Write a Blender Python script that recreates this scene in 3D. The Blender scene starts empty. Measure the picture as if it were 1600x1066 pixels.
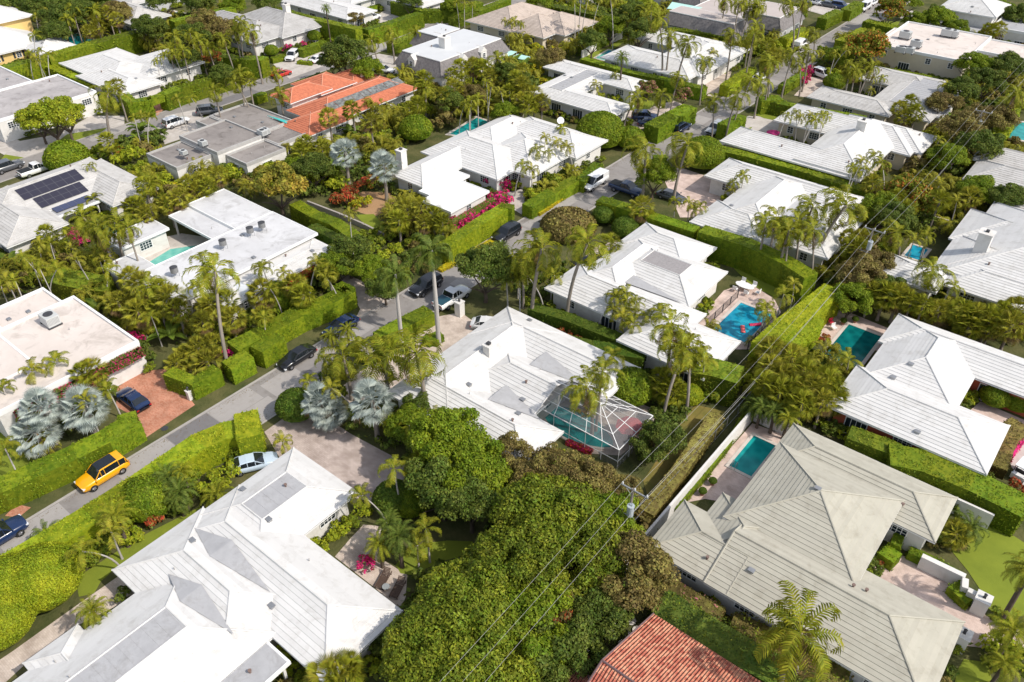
import bpy, math, random
import numpy as np
from mathutils import Vector, Matrix
R = math.radians
random.seed(7); rng = np.random.default_rng(7)
sc = bpy.context.scene; col = sc.collection
# ---------------- camera ----------------
F_PX, PITCH, CAM_H, YAW = 1280.0, R(37.2), 60.0, R(39)
cd = bpy.data.cameras.new('camera'); cam = bpy.data.objects.new('camera', cd); col.objects.link(cam)
cam.location = (0, 0, CAM_H); cam.rotation_euler = (R(90) - PITCH, 0, YAW)
cd.sensor_width = 36; cd.lens = F_PX / 1600 * 36; cd.clip_end = 5000; cd.clip_start = 1
sc.camera = cam
# ---------------- sky, sun, exposure ----------------
SUN_AZ = R(12)      # direction towards the sun in the ground plane, measured from +X (the alley side) to +Y (up the street)
SUN_EL = R(47)
w = bpy.data.worlds.new('World'); sc.world = w; w.use_nodes = True
nt = w.node_tree; bg = nt.nodes['Background']; sk = nt.nodes.new('ShaderNodeTexSky')
sk.sky_type = 'NISHITA'; sk.sun_disc = False; sk.sun_elevation = SUN_EL; sk.sun_rotation = R(90) - SUN_AZ
sk.air_density = 1.0; sk.dust_density = 1.5
hz = nt.nodes.new('ShaderNodeHueSaturation'); hz.inputs['Saturation'].default_value = .55; nt.links.new(sk.outputs[0], hz.inputs['Color']); nt.links.new(hz.outputs[0], bg.inputs[0]); bg.inputs[1].default_value = 0.15
sd = bpy.data.lights.new('sun', 'SUN'); sun = bpy.data.objects.new('sun', sd); col.objects.link(sun)
sd.energy = 3.0; sd.angle = R(0.55); sd.color = (1.0, 0.935, 0.84)
sdir = Vector((math.cos(SUN_EL) * math.cos(SUN_AZ), math.cos(SUN_EL) * math.sin(SUN_AZ), math.sin(SUN_EL)))
sun.rotation_euler = (-sdir).to_track_quat('-Z', 'Y').to_euler(); sun.location = sdir * 200
sc.view_settings.view_transform = 'Standard'; sc.view_settings.look = 'None'
sc.view_settings.exposure = 0.40; sc.view_settings.gamma = 1; sc.view_settings.use_curve_mapping = False
sc.cycles.max_bounces = 6; sc.cycles.transparent_max_bounces = 8
# ---------------- survey: a point of the photograph at height z, in street axes (Y up the main road, X across it) ----------------
TILE = {'a': (610, 460, 6.6625), 'b': (790, 540, 5.921), 'c': (870, 340, 4.8467), 'd': (600, 160, 5.33), 'e': (1070, 180, 4.0),
        'f': (1370, 210, 3.948), 'g': (1220, 560, 4.847), 'h': (1010, 760, 3.482), 'i': (0, 240, 5.333), 'j': (150, 280, 4.324),
        'k': (400, 90, 5.714), 'l': (0, 0, 6.154), 'm': (240, 0, 6.154), 'n': (480, 0, 6.154), 'o': (720, 0, 5.714), 'p': (980, 0, 5.714), 'q': (1240, 0, 4.444), 'z': (0, 0, 1)}
for i in range(16): TILE[str(i)] = ((0, 400, 800, 1180)[i % 4], (0, 260, 520, 786)[i // 4], 3.807)
CY, SY = math.cos(YAW), math.sin(YAW)
def G(t, x, y, z=0.0):
    a = TILE[t]; px, py = a[0] + x / a[2], a[1] + y / a[2]
    u, v = (px - 800) / F_PX, (533 - py) / F_PX
    dz = -math.sin(PITCH) + v * math.cos(PITCH); dy = math.cos(PITCH) + v * math.sin(PITCH)
    k = (CAM_H - z) / -dz; X, Y = u * k, dy * k
    return (X * CY - Y * SY, X * SY + Y * CY)
def pts(t, s, z=0.0):
    return [G(t, *map(float, q.split(',')), z) for q in s.split()]
# ---------------- objects ----------------
def tag(o, label=None, cat=None, group=None, kind=None):
    if label: o['label'] = label
    if cat: o['category'] = cat
    if group: o['group'] = group
    if kind: o['kind'] = kind
    return o
def link(name, data, parent=None, loc=None):
    o = bpy.data.objects.new(name, data); col.objects.link(o)
    if parent: o.parent = parent
    if loc is not None: o.location = loc
    return o
def empty(name, loc, rz=0, **k):
    o = link(name, None, None, loc); o.rotation_euler = (0, 0, rz); o.empty_display_size = .3
    return tag(o, **k)
def copy_tree(o, parent=None):
    c = o.copy(); col.objects.link(c); c.parent = parent
    for ch in list(o.children): copy_tree(ch, c)
    return c
def mesh_np(name, V, F, mats, mi=None, smooth=False):
    V = np.asarray(V, np.float32); me = bpy.data.meshes.new(name)
    if isinstance(F, np.ndarray):
        n, k = F.shape
        me.vertices.add(len(V)); me.vertices.foreach_set('co', V.ravel())
        me.loops.add(n * k); me.loops.foreach_set('vertex_index', F.astype(np.int32).ravel())
        me.polygons.add(n); me.polygons.foreach_set('loop_start', np.arange(0, n * k, k, dtype=np.int32))
        me.polygons.foreach_set('loop_total', np.full(n, k, np.int32)); me.update(calc_edges=True)
    else:
        me.from_pydata([tuple(map(float, v)) for v in V], [], F); me.update()
    for m in mats: me.materials.append(m)
    if mi is not None: me.polygons.foreach_set('material_index', np.asarray(mi, np.int32))
    if smooth: me.polygons.foreach_set('use_smooth', np.ones(len(me.polygons), bool))
    return me
class MB:
    def __init__(s): s.v = []; s.f = []; s.m = []
    def face(s, P, m=0):
        b = len(s.v); s.v += [tuple(p) for p in P]; s.f.append(tuple(range(b, b + len(P)))); s.m.append(m)
    def box(s, x0, y0, z0, x1, y1, z1, m=0):
        b = len(s.v)
        s.v += [(x0, y0, z0), (x1, y0, z0), (x1, y1, z0), (x0, y1, z0), (x0, y0, z1), (x1, y0, z1), (x1, y1, z1), (x0, y1, z1)]
        for q in ((0, 3, 2, 1), (4, 5, 6, 7), (0, 1, 5, 4), (1, 2, 6, 5), (2, 3, 7, 6), (3, 0, 4, 7)):
            s.f.append(tuple(b + i for i in q)); s.m.append(m)
    def bar(s, p, q, r, m=0, n=4, r2=None):
        p, q = Vector(p), Vector(q); d = (q - p)
        if d.length < 1e-6: return
        d.normalize(); a = d.orthogonal().normalized() if abs(d.z) > .9 else Vector((0, 0, 1)).cross(d).normalized(); c = d.cross(a)
        b = len(s.v); r2 = r if r2 is None else r2
        for P, rr in ((p, r), (q, r2)):
            for i in range(n):
                t = 2 * math.pi * (i + .5) / n; s.v.append(tuple(P + a * math.cos(t) * rr + c * math.sin(t) * rr))
        for i in range(n): s.f.append((b + i, b + (i + 1) % n, b + n + (i + 1) % n, b + n + i)); s.m.append(m)
        s.f.append(tuple(b + n - 1 - i for i in range(n))); s.m.append(m)
        s.f.append(tuple(b + n + i for i in range(n))); s.m.append(m)
    def tube(s, P, rad, m=0, n=6):
        for i in range(len(P) - 1):
            r0 = rad[i] if isinstance(rad, (list, tuple)) else rad; r1 = rad[i + 1] if isinstance(rad, (list, tuple)) else rad
            s.bar(P[i], P[i + 1], r0, m, n, r1)
    def prism(s, P, z0, z1, m=0):
        n = len(P); b = len(s.v)
        ar = sum(P[i][0] * P[(i + 1) % n][1] - P[(i + 1) % n][0] * P[i][1] for i in range(n))
        if ar < 0: P = P[::-1]
        s.v += [(x, y, z0) for x, y in P] + [(x, y, z1) for x, y in P]
        s.f.append(tuple(b + n - 1 - i for i in range(n))); s.f.append(tuple(b + n + i for i in range(n))); s.m += [m, m]
        for i in range(n): s.f.append((b + i, b + (i + 1) % n, b + n + (i + 1) % n, b + n + i)); s.m.append(m)
    def me(s, name, mats, smooth=False): return mesh_np(name, s.v, s.f, mats, s.m, smooth)
    def build(s, name, mats, parent=None, loc=None, smooth=False):
        return link(name, s.me(name, mats if isinstance(mats, list) else [mats], smooth), parent, loc)
# ---------------- materials ----------------
MATS = {}
def mat(name, c, rough=.7, spec=.3, noise=None, bump=None, metal=0, trans=0, island=0, obj=0, c2=None, coat=0, stain=None):
    """noise = (scale, amount, detail) mottles towards c2; island/obj = brightness spread per leaf / per object"""
    if name in MATS: return MATS[name]
    m = bpy.data.materials.new(name); m.use_nodes = True; n = m.node_tree.nodes; L = m.node_tree.links
    b = n['Principled BSDF']; b.inputs['Base Color'].default_value = (*c, 1); b.inputs['Roughness'].default_value = rough
    b.inputs['Specular IOR Level'].default_value = spec; b.inputs['Metallic'].default_value = metal
    if coat: b.inputs['Coat Weight'].default_value = coat
    src = None
    tc = n.new('ShaderNodeTexCoord')
    if noise:
        nz = n.new('ShaderNodeTexNoise'); nz.inputs['Scale'].default_value = noise[0]; nz.inputs['Detail'].default_value = noise[2] if len(noise) > 2 else 4
        nz.inputs['Roughness'].default_value = .62
        L.new(tc.outputs['Object'], nz.inputs['Vector'])
        rp = n.new('ShaderNodeValToRGB'); k = noise[1]; rp.color_ramp.elements[0].position = .5 - k; rp.color_ramp.elements[1].position = .5 + k
        rp.color_ramp.elements[0].color = (*(c2 or tuple(v * .6 for v in c)), 1); rp.color_ramp.elements[1].color = (*c, 1)
        L.new(nz.outputs['Fac'], rp.inputs['Fac']); src = rp.outputs['Color']
    if stain:       # (scale, darkness) blotches of mildew and dirt
        sz_ = n.new('ShaderNodeTexNoise'); sz_.inputs['Scale'].default_value = stain[0]; sz_.inputs['Detail'].default_value = 12; sz_.inputs['Roughness'].default_value = .72; sz_.inputs['Distortion'].default_value = .6
        L.new(tc.outputs['Object'], sz_.inputs['Vector']); sr = n.new('ShaderNodeValToRGB'); sr.color_ramp.elements[0].position = .5; sr.color_ramp.elements[0].color = (1, 1, 1, 1); sr.color_ramp.elements[1].position = .72; k_ = stain[1]; sr.color_ramp.elements[1].color = (k_, k_ * .98, k_ * .95, 1)
        L.new(sz_.outputs['Fac'], sr.inputs['Fac']); sm = n.new('ShaderNodeMix'); sm.data_type = 'RGBA'; sm.blend_type = 'MULTIPLY'; sm.inputs['Factor'].default_value = 1
        if src: L.new(src, sm.inputs['A'])
        else: sm.inputs['A'].default_value = (*c, 1)
        L.new(sr.outputs['Color'], sm.inputs['B']); src = sm.outputs['Result']
    if island or obj:
        hs = n.new('ShaderNodeHueSaturation')
        if src: L.new(src, hs.inputs['Color'])
        else: hs.inputs['Color'].default_value = (*c, 1)
        ad = n.new('ShaderNodeMath'); ad.operation = 'ADD'; ad.inputs[0].default_value = 0; ad.inputs[1].default_value = 0
        if island:
            ge = n.new('ShaderNodeNewGeometry'); mr = n.new('ShaderNodeMapRange'); mr.inputs['To Min'].default_value = 1 - island; mr.inputs['To Max'].default_value = 1 + island
            L.new(ge.outputs['Random Per Island'], mr.inputs['Value']); L.new(mr.outputs[0], ad.inputs[0])
            mh = n.new('ShaderNodeMapRange'); mh.inputs['To Min'].default_value = .5 - island * .045; mh.inputs['To Max'].default_value = .5 + island * .045
            mm = n.new('ShaderNodeMath'); mm.operation = 'FRACT'; m2 = n.new('ShaderNodeMath'); m2.operation = 'MULTIPLY'; m2.inputs[1].default_value = 17.3
            L.new(ge.outputs['Random Per Island'], m2.inputs[0]); L.new(m2.outputs[0], mm.inputs[0]); L.new(mm.outputs[0], mh.inputs['Value']); L.new(mh.outputs[0], hs.inputs['Hue'])
        else: ad.inputs[0].default_value = 1
        if obj:
            oi = n.new('ShaderNodeObjectInfo'); mo = n.new('ShaderNodeMapRange'); mo.inputs['To Min'].default_value = -obj; mo.inputs['To Max'].default_value = obj
            L.new(oi.outputs['Random'], mo.inputs['Value']); L.new(mo.outputs[0], ad.inputs[1])
        L.new(ad.outputs[0], hs.inputs['Value']); src = hs.outputs['Color']
    if src: L.new(src, b.inputs['Base Color'])
    if bump:
        bn = n.new('ShaderNodeTexNoise'); bn.inputs['Scale'].default_value = bump[0]; bn.inputs['Detail'].default_value = 5
        L.new(tc.outputs['Object'], bn.inputs['Vector']); bp = n.new('ShaderNodeBump'); bp.inputs['Strength'].default_value = bump[1]; bp.inputs['Distance'].default_value = bump[2] if len(bump) > 2 else .05
        L.new(bn.outputs['Fac'], bp.inputs['Height']); L.new(bp.outputs[0], b.inputs['Normal'])
    if trans:
        t = n.new('ShaderNodeBsdfTranslucent'); mx = n.new('ShaderNodeMixShader'); mx.inputs[0].default_value = trans
        if src: L.new(src, t.inputs['Color'])
        else: t.inputs['Color'].default_value = (*c, 1)
        L.new(b.outputs[0], mx.inputs[1]); L.new(t.outputs[0], mx.inputs[2]); L.new(mx.outputs[0], n['Material Output'].inputs['Surface'])
    MATS[name] = m; return m
def leafmat(name, c, isl=.4, obj=.15, trans=.3, c2=None):
    return mat(name, c, rough=.6, spec=.2, noise=(1.9, .16, 2), c2=c2 or (c[0] * .55, c[1] * .68, c[2] * .6), trans=trans, island=isl, obj=obj)
# near white painted concrete tile roofs, slightly stained
WHITE_TILE = mat('white_painted_tile', (.655, .645, .63), .75, .25, noise=(.35, .3, 8), c2=(.59, .58, .565), bump=(6, .15), island=.055, stain=(.8, 0.8))
CREAM_TILE = mat('offwhite_tile', (.56, .545, .525), .8, .2, noise=(.5, .3, 6), c2=(.45, .435, .415), bump=(6, .15), island=.055, stain=(.8, 0.72))
GREY_TILE = mat('grey_tile', (.47, .46, .45), .8, .2, noise=(.5, .3, 6), c2=(.35, .34, .33), bump=(6, .15), island=.055, stain=(.8, 0.7))
BEIGE_TILE = mat('beige_tile', (.52, .44, .38), .8, .2, noise=(.5, .3, 6), c2=(.43, .36, .31), bump=(6, .15), island=.055, stain=(.8, 0.75))
SAGE_TILE = mat('sage_tile', (.45, .43, .36), .8, .2, noise=(.6, .3, 8), c2=(.38, .36, .30), bump=(7, .15), island=.055, stain=(.8, 0.8))
MEMBRANE = mat('grey_membrane', (.43, .43, .44), .85, .2, noise=(.7, .25, 8), c2=(.33, .33, .34), bump=(4, .15), stain=(0.7, 0.75))
FLAT_WHITE = mat('white_flat_roof', (.68, .68, .69), .8, .2, noise=(.16, .22, 9), c2=(.46, .455, .46), bump=(3, .2), stain=(0.45, 0.62))
FLAT_PINK = mat('pinkish_flat_roof', (.70, .63, .58), .85, .2, noise=(.18, .22, 9), c2=(.58, .51, .46), bump=(3, .2), stain=(0.4, 0.66))
FLAT_GREY = mat('weathered_flat_roof', (.33, .30, .28), .9, .15, noise=(.2, .25, 9), c2=(.19, .17, .16), bump=(3, .3), stain=(0.5, 0.55))
FLAT_PALE = mat('pale_weathered_roof', (.50, .47, .46), .9, .15, noise=(.2, .25, 9), c2=(.30, .28, .28), bump=(3, .3), stain=(0.5, 0.55))
WALL_WHITE = mat('white_stucco', (.74, .72, .69), .85, .2, noise=(.8, .3, 6), c2=(.62, .60, .57), bump=(12, .2), stain=(0.7, 0.8))
WALL_CREAM = mat('cream_stucco', (.66, .58, .45), .85, .2, noise=(.8, .3, 6), c2=(.57, .50, .38))
WALL_YELLOW = mat('yellow_stucco', (.76, .55, .22), .85, .2, noise=(.8, .3, 6), c2=(.68, .48, .19))
WALL_RED = mat('coral_stucco', (.46, .115, .06), .85, .2, noise=(.8, .3, 6), c2=(.37, .09, .045))
WALL_GREY = mat('grey_stucco', (.50, .50, .50), .85, .2, noise=(.8, .3, 6), c2=(.42, .42, .42))
GLASS = mat('dark_window_glass', (.02, .03, .04), .08, .8)
METAL = mat('galvanised_metal', (.42, .43, .44), .45, .5, metal=.6, noise=(3, .3), c2=(.28, .28, .29))
DARKMETAL = mat('dark_metal', (.05, .05, .055), .5, .4)
WHITEPAINT = mat('white_paint', (.80, .80, .79), .5, .4)
WOOD = mat('weathered_wood', (.26, .20, .15), .8, .2, noise=(3, .3, 6), c2=(.16, .12, .09))
SHAKE = mat('grey_shake', (.26, .24, .235), .9, .15, noise=(2.2, .22, 9), c2=(.13, .12, .12), bump=(8, .4))
def brick_mat(name, c1, c2, mortar, scale, bump=.2):
    m = bpy.data.materials.new(name); m.use_nodes = True; n = m.node_tree.nodes; L = m.node_tree.links; b = n['Principled BSDF']; b.inputs['Roughness'].default_value = .85
    b.inputs['Specular IOR Level'].default_value = .2
    tc = n.new('ShaderNodeTexCoord'); br = n.new('ShaderNodeTexBrick'); br.inputs['Scale'].default_value = scale; br.inputs['Color1'].default_value = (*c1, 1); br.inputs['Color2'].default_value = (*c2, 1)
    br.inputs['Mortar'].default_value = (*mortar, 1); br.inputs['Mortar Size'].default_value = .012; br.inputs['Bias'].default_value = 0
    L.new(tc.outputs['Object'], br.inputs['Vector']); nz = n.new('ShaderNodeTexNoise'); nz.inputs['Scale'].default_value = .7; nz.inputs['Detail'].default_value = 8; L.new(tc.outputs['Object'], nz.inputs['Vector'])
    mx = n.new('ShaderNodeMix'); mx.data_type = 'RGBA'; mx.blend_type = 'MULTIPLY'; mx.inputs['Factor'].default_value = .65
    rp = n.new('ShaderNodeValToRGB'); rp.color_ramp.elements[0].position = .35; rp.color_ramp.elements[0].color = (.55, .52, .5, 1); rp.color_ramp.elements[1].position = .62
    L.new(nz.outputs['Fac'], rp.inputs['Fac']); L.new(br.outputs['Color'], mx.inputs['A']); L.new(rp.outputs['Color'], mx.inputs['B']); L.new(mx.outputs['Result'], b.inputs['Base Color'])
    MATS[name] = m; return m
BRICK_PAVE = brick_mat('red_brick_paving', (.50, .20, .12), (.60, .30, .20), (.36, .22, .16), 2.0)
PAVER = brick_mat('mauve_pavers', (.47, .39, .35), (.55, .46, .42), (.36, .29, .26), 1.3)
BEIGE_PAVE = brick_mat('beige_pavers', (.56, .47, .40), (.64, .55, .48), (.46, .38, .32), 1.6)
PINK_PAVE = brick_mat('pink_pavers', (.62, .48, .42), (.70, .56, .50), (.54, .42, .36), 1.6)
SHELL = mat('pale_concrete', (.56, .52, .48), .9, .15, noise=(.5, .22, 9), c2=(.42, .38, .34), bump=(8, .2), stain=(0.6, 0.72))
TERRA = mat('terracotta_tile', (.58, .20, .11), .8, .2, noise=(1.6, .2, 9), c2=(.40, .13, .075), bump=(6, .2))
def barrel_tile(name, ca, cb, period, axis_rot):
    m = bpy.data.materials.new(name); m.use_nodes = True; n = m.node_tree.nodes; L = m.node_tree.links; b = n['Principled BSDF']; b.inputs['Roughness'].default_value = .75
    tc = n.new('ShaderNodeTexCoord'); mp = n.new('ShaderNodeMapping'); mp.inputs['Scale'].default_value = (4.2, 3.0, .01); L.new(tc.outputs['Object'], mp.inputs['Vector'])
    vo = n.new('ShaderNodeTexVoronoi'); vo.inputs['Scale'].default_value = 1; vo.inputs['Randomness'].default_value = .25; L.new(mp.outputs[0], vo.inputs['Vector'])
    sp = n.new('ShaderNodeSeparateColor'); L.new(vo.outputs['Color'], sp.inputs[0])
    rp = n.new('ShaderNodeValToRGB'); e = rp.color_ramp.elements; e[0].color = (*ca, 1); e[1].color = (*cb, 1); e[0].position = .15; e[1].position = .95
    L.new(sp.outputs[0], rp.inputs['Fac']); L.new(rp.outputs['Color'], b.inputs['Base Color'])
    wv = n.new('ShaderNodeTexWave'); wv.wave_profile = 'SIN'; wv.bands_direction = 'X'; wv.inputs['Scale'].default_value = 1.32; L.new(tc.outputs['Object'], wv.inputs['Vector']); bp = n.new('ShaderNodeBump'); bp.inputs['Distance'].default_value = .12; bp.inputs['Strength'].default_value = 1
    L.new(wv.outputs['Fac'], bp.inputs['Height']); L.new(bp.outputs[0], b.inputs['Normal']); MATS[name] = m; return m
RED_BARREL = barrel_tile('red_barrel_tile', (.40, .10, .06), (.66, .30, .18), .3, 0)
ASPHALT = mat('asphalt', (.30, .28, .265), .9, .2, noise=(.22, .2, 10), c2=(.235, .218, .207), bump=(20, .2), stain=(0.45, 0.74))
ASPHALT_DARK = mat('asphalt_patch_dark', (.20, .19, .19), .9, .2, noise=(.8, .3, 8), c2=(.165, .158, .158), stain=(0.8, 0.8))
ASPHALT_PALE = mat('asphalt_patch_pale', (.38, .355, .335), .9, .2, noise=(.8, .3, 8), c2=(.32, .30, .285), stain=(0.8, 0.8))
KERB = mat('kerb_concrete', (.42, .39, .36), .9, .2, noise=(1.5, .3), c2=(.32, .3, .28))
SOIL = mat('planted_soil', (.13, .12, .05), .95, .1, noise=(.35, .18, 10), c2=(.05, .065, .02), bump=(3, .5, .2))
LAWN = mat('lawn_grass', (.22, .26, .03), .9, .15, noise=(.4, .25, 10), c2=(.15, .19, .022), bump=(25, .5, .05))
LAWN_DRY = mat('dry_lawn', (.27, .20, .06), .9, .15, noise=(.5, .22, 10), c2=(.12, .13, .03), bump=(25, .5, .05))
MULCH = mat('tan_gravel', (.46, .29, .16), .95, .1, noise=(6, .25, 8), c2=(.32, .19, .10), bump=(15, .4))
LF = dict(
    hedge=leafmat('hedge_leaf', (.235, .29, .016), .38, .08), hedge_dark=leafmat('hedge_leaf_dark', (.14, .20, .022), .4, .08), hedge_lime=leafmat('hedge_leaf_lime', (.38, .41, .02), .34, .06),
    ficus=leafmat('ficus_leaf', (.225, .255, .02), .5, .12), lime=leafmat('lime_leaf', (.38, .40, .025), .4, .08), olive=leafmat('olive_leaf', (.27, .23, .06), .5, .12, c2=(.16, .12, .04)),
    dark=leafmat('dark_leaf', (.15, .185, .028), .5, .12), mango=leafmat('mango_leaf', (.36, .27, .035), .5, .1, c2=(.18, .19, .025)), orange=leafmat('orange_blossom', (.52, .17, .03), .4, .1, c2=(.16, .14, .02)),
    yellow=leafmat('yellow_leaf', (.62, .46, .015), .35, .08, c2=(.30, .30, .02)), magenta=leafmat('magenta_blossom', (.78, .03, .24), .3, .06, c2=(.55, .03, .15)), pink=leafmat('pink_blossom', (.60, .20, .24), .4, .08, c2=(.14, .13, .03)), red=leafmat('red_croton', (.52, .09, .03), .4, .1, c2=(.30, .09, .03)),
    palm=leafmat('palm_leaf', (.31, .30, .022), .32, .16), palm_y=leafmat('areca_leaf', (.34, .32, .022), .4, .16, c2=(.26, .26, .035)), palm_d=leafmat('royal_palm_leaf', (.16, .20, .03), .35, .1), silver=leafmat('silver_fan_leaf', (.43, .47, .42), .25, .06, c2=(.28, .33, .31), trans=.15),
    banana=leafmat('banana_leaf', (.19, .26, .03), .35, .12), dead=leafmat('dead_frond', (.26, .16, .07), .3, .1))
BARK = mat('palm_trunk', (.33, .29, .25), .9, .1, noise=(5, .25, 6), c2=(.19, .16, .13)); BARK_D = mat('tree_bark', (.15, .12, .09), .9, .1, noise=(4, .3, 6), c2=(.08, .06, .05)); BARK_R = mat('royal_trunk', (.50, .47, .44), .85, .15, noise=(3, .3, 6), c2=(.38, .35, .32))
def water_mat(name, deep, caustic):
    m = bpy.data.materials.new(name); m.use_nodes = True; n = m.node_tree.nodes; L = m.node_tree.links; b = n['Principled BSDF']; b.inputs['Roughness'].default_value = .04; b.inputs['IOR'].default_value = 1.33
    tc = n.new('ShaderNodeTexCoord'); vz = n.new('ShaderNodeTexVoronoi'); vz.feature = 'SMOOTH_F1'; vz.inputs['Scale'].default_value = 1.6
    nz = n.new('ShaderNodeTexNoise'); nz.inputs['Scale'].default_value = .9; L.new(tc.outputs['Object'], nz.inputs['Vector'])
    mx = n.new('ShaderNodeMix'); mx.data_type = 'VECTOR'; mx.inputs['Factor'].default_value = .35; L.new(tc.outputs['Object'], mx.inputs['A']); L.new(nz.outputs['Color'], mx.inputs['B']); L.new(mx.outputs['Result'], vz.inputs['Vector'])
    rp = n.new('ShaderNodeValToRGB'); e = rp.color_ramp.elements; e[0].color = (*deep, 1); e[1].color = (*caustic, 1); e[0].position = .25; e[1].position = .85  # caustic light network painted into the water colour, not a change of depth
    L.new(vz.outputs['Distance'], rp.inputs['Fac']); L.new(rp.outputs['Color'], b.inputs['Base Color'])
    bn = n.new('ShaderNodeTexNoise'); bn.inputs['Scale'].default_value = 3; L.new(tc.outputs['Object'], bn.inputs['Vector']); bp = n.new('ShaderNodeBump'); bp.inputs['Strength'].default_value = .25; bp.inputs['Distance'].default_value = .03
    L.new(bn.outputs['Fac'], bp.inputs['Height']); L.new(bp.outputs[0], b.inputs['Normal']); MATS[name] = m; return m
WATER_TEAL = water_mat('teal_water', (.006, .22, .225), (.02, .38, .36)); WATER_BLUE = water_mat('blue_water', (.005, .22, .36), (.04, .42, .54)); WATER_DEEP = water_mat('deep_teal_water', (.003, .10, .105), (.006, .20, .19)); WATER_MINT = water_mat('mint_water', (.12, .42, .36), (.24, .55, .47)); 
PLASTER = mat('pool_plaster', (.35, .55, .55), .7); COPING = mat('pool_coping', (.62, .56, .50), .8, .2, noise=(2, .3), c2=(.52, .46, .41))
# ---------------- ground, roads, paving (all kind = structure) ----------------
CLEAR = []          # polygons where no planting grows
def sheet(name, P, m, z, clear=True):
    mb = MB(); n = len(P); ar = sum(P[i][0] * P[(i + 1) % n][1] - P[(i + 1) % n][0] * P[i][1] for i in range(n))
    if ar < 0: P = P[::-1]
    mb.face([(x, y, z) for x, y in P]); o = mb.build(name, m); tag(o, kind='structure')
    if clear: CLEAR.append(np.array(P))
    return o
def rect(x0, y0, x1, y1): return [(x0, y0), (x1, y0), (x1, y1), (x0, y1)]
sheet('ground', rect(-1500, -300, 1200, 2200), SOIL, 0, False)
sheet('main_road', rect(-67.5, -120, -61.5, 420), ASPHALT, .008)
sheet('side_road', rect(-147.4, -100, -141.4, 420), ASPHALT, .008)
for x, nm in ((-67.5, 'kerb'), (-61.5, 'kerb'), (-147.4, 'kerb'), (-141.4, 'kerb')):
    s = -1 if x in (-67.5, -147.4) else 1
    o = MB(); o.box(min(x, x + s * .28), -120, 0, max(x, x + s * .28), 420, .045); tag(o.build(nm, KERB), kind='structure')
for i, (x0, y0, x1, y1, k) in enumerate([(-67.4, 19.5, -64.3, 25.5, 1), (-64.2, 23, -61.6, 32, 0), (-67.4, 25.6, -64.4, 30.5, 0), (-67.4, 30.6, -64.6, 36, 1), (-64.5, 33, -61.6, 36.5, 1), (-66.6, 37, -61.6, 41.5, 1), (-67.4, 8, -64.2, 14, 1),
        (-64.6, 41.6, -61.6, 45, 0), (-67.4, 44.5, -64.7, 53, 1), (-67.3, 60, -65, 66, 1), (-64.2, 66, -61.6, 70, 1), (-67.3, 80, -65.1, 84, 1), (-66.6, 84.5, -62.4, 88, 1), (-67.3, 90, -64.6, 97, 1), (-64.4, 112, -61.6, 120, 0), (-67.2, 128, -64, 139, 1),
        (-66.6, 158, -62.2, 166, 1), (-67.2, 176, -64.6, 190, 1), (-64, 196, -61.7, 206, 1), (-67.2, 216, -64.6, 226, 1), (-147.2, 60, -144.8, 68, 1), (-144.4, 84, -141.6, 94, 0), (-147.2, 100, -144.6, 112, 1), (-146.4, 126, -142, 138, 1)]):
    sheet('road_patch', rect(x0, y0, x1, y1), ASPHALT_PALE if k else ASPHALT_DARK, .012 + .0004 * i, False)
def paving(name, t, s, m, z=.016):
    global _pz; _pz += .0005
    return sheet(name, pts(t, s), m, z + _pz)
_pz = 0
paving('driveway', '8', '700,325 830,235 985,215 1160,430 845,640 800,500 690,440', BRICK_PAVE)
paving('driveway', '8', '30,1090 100,1020 185,1040 110,1100', BRICK_PAVE)
paving('driveway', '9', '50,590 190,490 440,520 560,600 830,745 1020,860 960,990 900,1100 700,1010 500,960 150,760', PAVER)
paving('driveway', '9', '470,360 620,230 850,110 1050,-90 1220,-120 1330,-40 1210,60 900,310 800,360 560,420', BEIGE_PAVE)
paving('driveway', '6', '400,600 430,540 500,478 560,455 640,450 660,560 560,640', BEIGE_PAVE)
paving('driveway', 'e', '-130,400 -40,325 130,380 290,420 250,520 150,640 -30,640', PINK_PAVE)
paving('driveway', '5', '1180,340 1330,230 1430,170 1600,130 1600,300 1540,262 1420,240 1230,330', SHELL)
paving('driveway', '5', '480,650 560,650 640,690 790,800 590,910 620,850 560,740', BEIGE_PAVE)
paving('driveway', '15', '690,340 760,290 905,322 1185,460 1220,560 1400,690 1700,800 1640,900 1250,850 1150,760 800,560', PINK_PAVE)
paving('driveway', '12', '-100,1100 -40,960 80,880 330,700 520,565 700,440 820,550 400,760 150,960 0,1100', BEIGE_PAVE)
paving('driveway', '0', '-40,770 120,840 340,800 540,690 740,690 740,745 350,870 90,955 -60,880', SHELL)
paving('driveway', '0', '940,760 985,690 1180,650 1210,700 1160,790 1070,830 980,860', SHELL)
paving('driveway', '0', '905,650 915,600 1020,575 1010,620 935,690', BRICK_PAVE)
paving('driveway', '1', '90,370 250,320 430,265 485,290 410,330 425,385 200,470 150,430', SHELL)
paving('driveway', '1', '690,330 730,320 870,345 930,440 900,470 800,450 700,380', SHELL)
paving('driveway', '1', '680,120 820,25 950,60 880,130 760,150', SHELL)
paving('driveway', '1', '960,80 1080,110 1010,150', SHELL)
paving('driveway', '2', '640,680 730,650 830,640 960,600 1060,640 850,760 740,770', BEIGE_PAVE)
paving('driveway', '2', '1090,470 1160,470 1310,420 1280,500 1200,600 1150,560', BEIGE_PAVE)
paving('driveway', '2', '1380,700 1410,690 1600,720 1600,780 1310,850 1440,760', SHELL)
paving('driveway', '3', '230,570 330,460 480,470 420,530 300,580', BEIGE_PAVE)
paving('driveway', '3', '0,690 150,715 60,770 -110,850 -240,870 -200,800', SHELL)
paving('driveway', '3', '860,110 900,60 1150,100 1350,120 1330,180 1200,160 930,140', SHELL)
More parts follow.
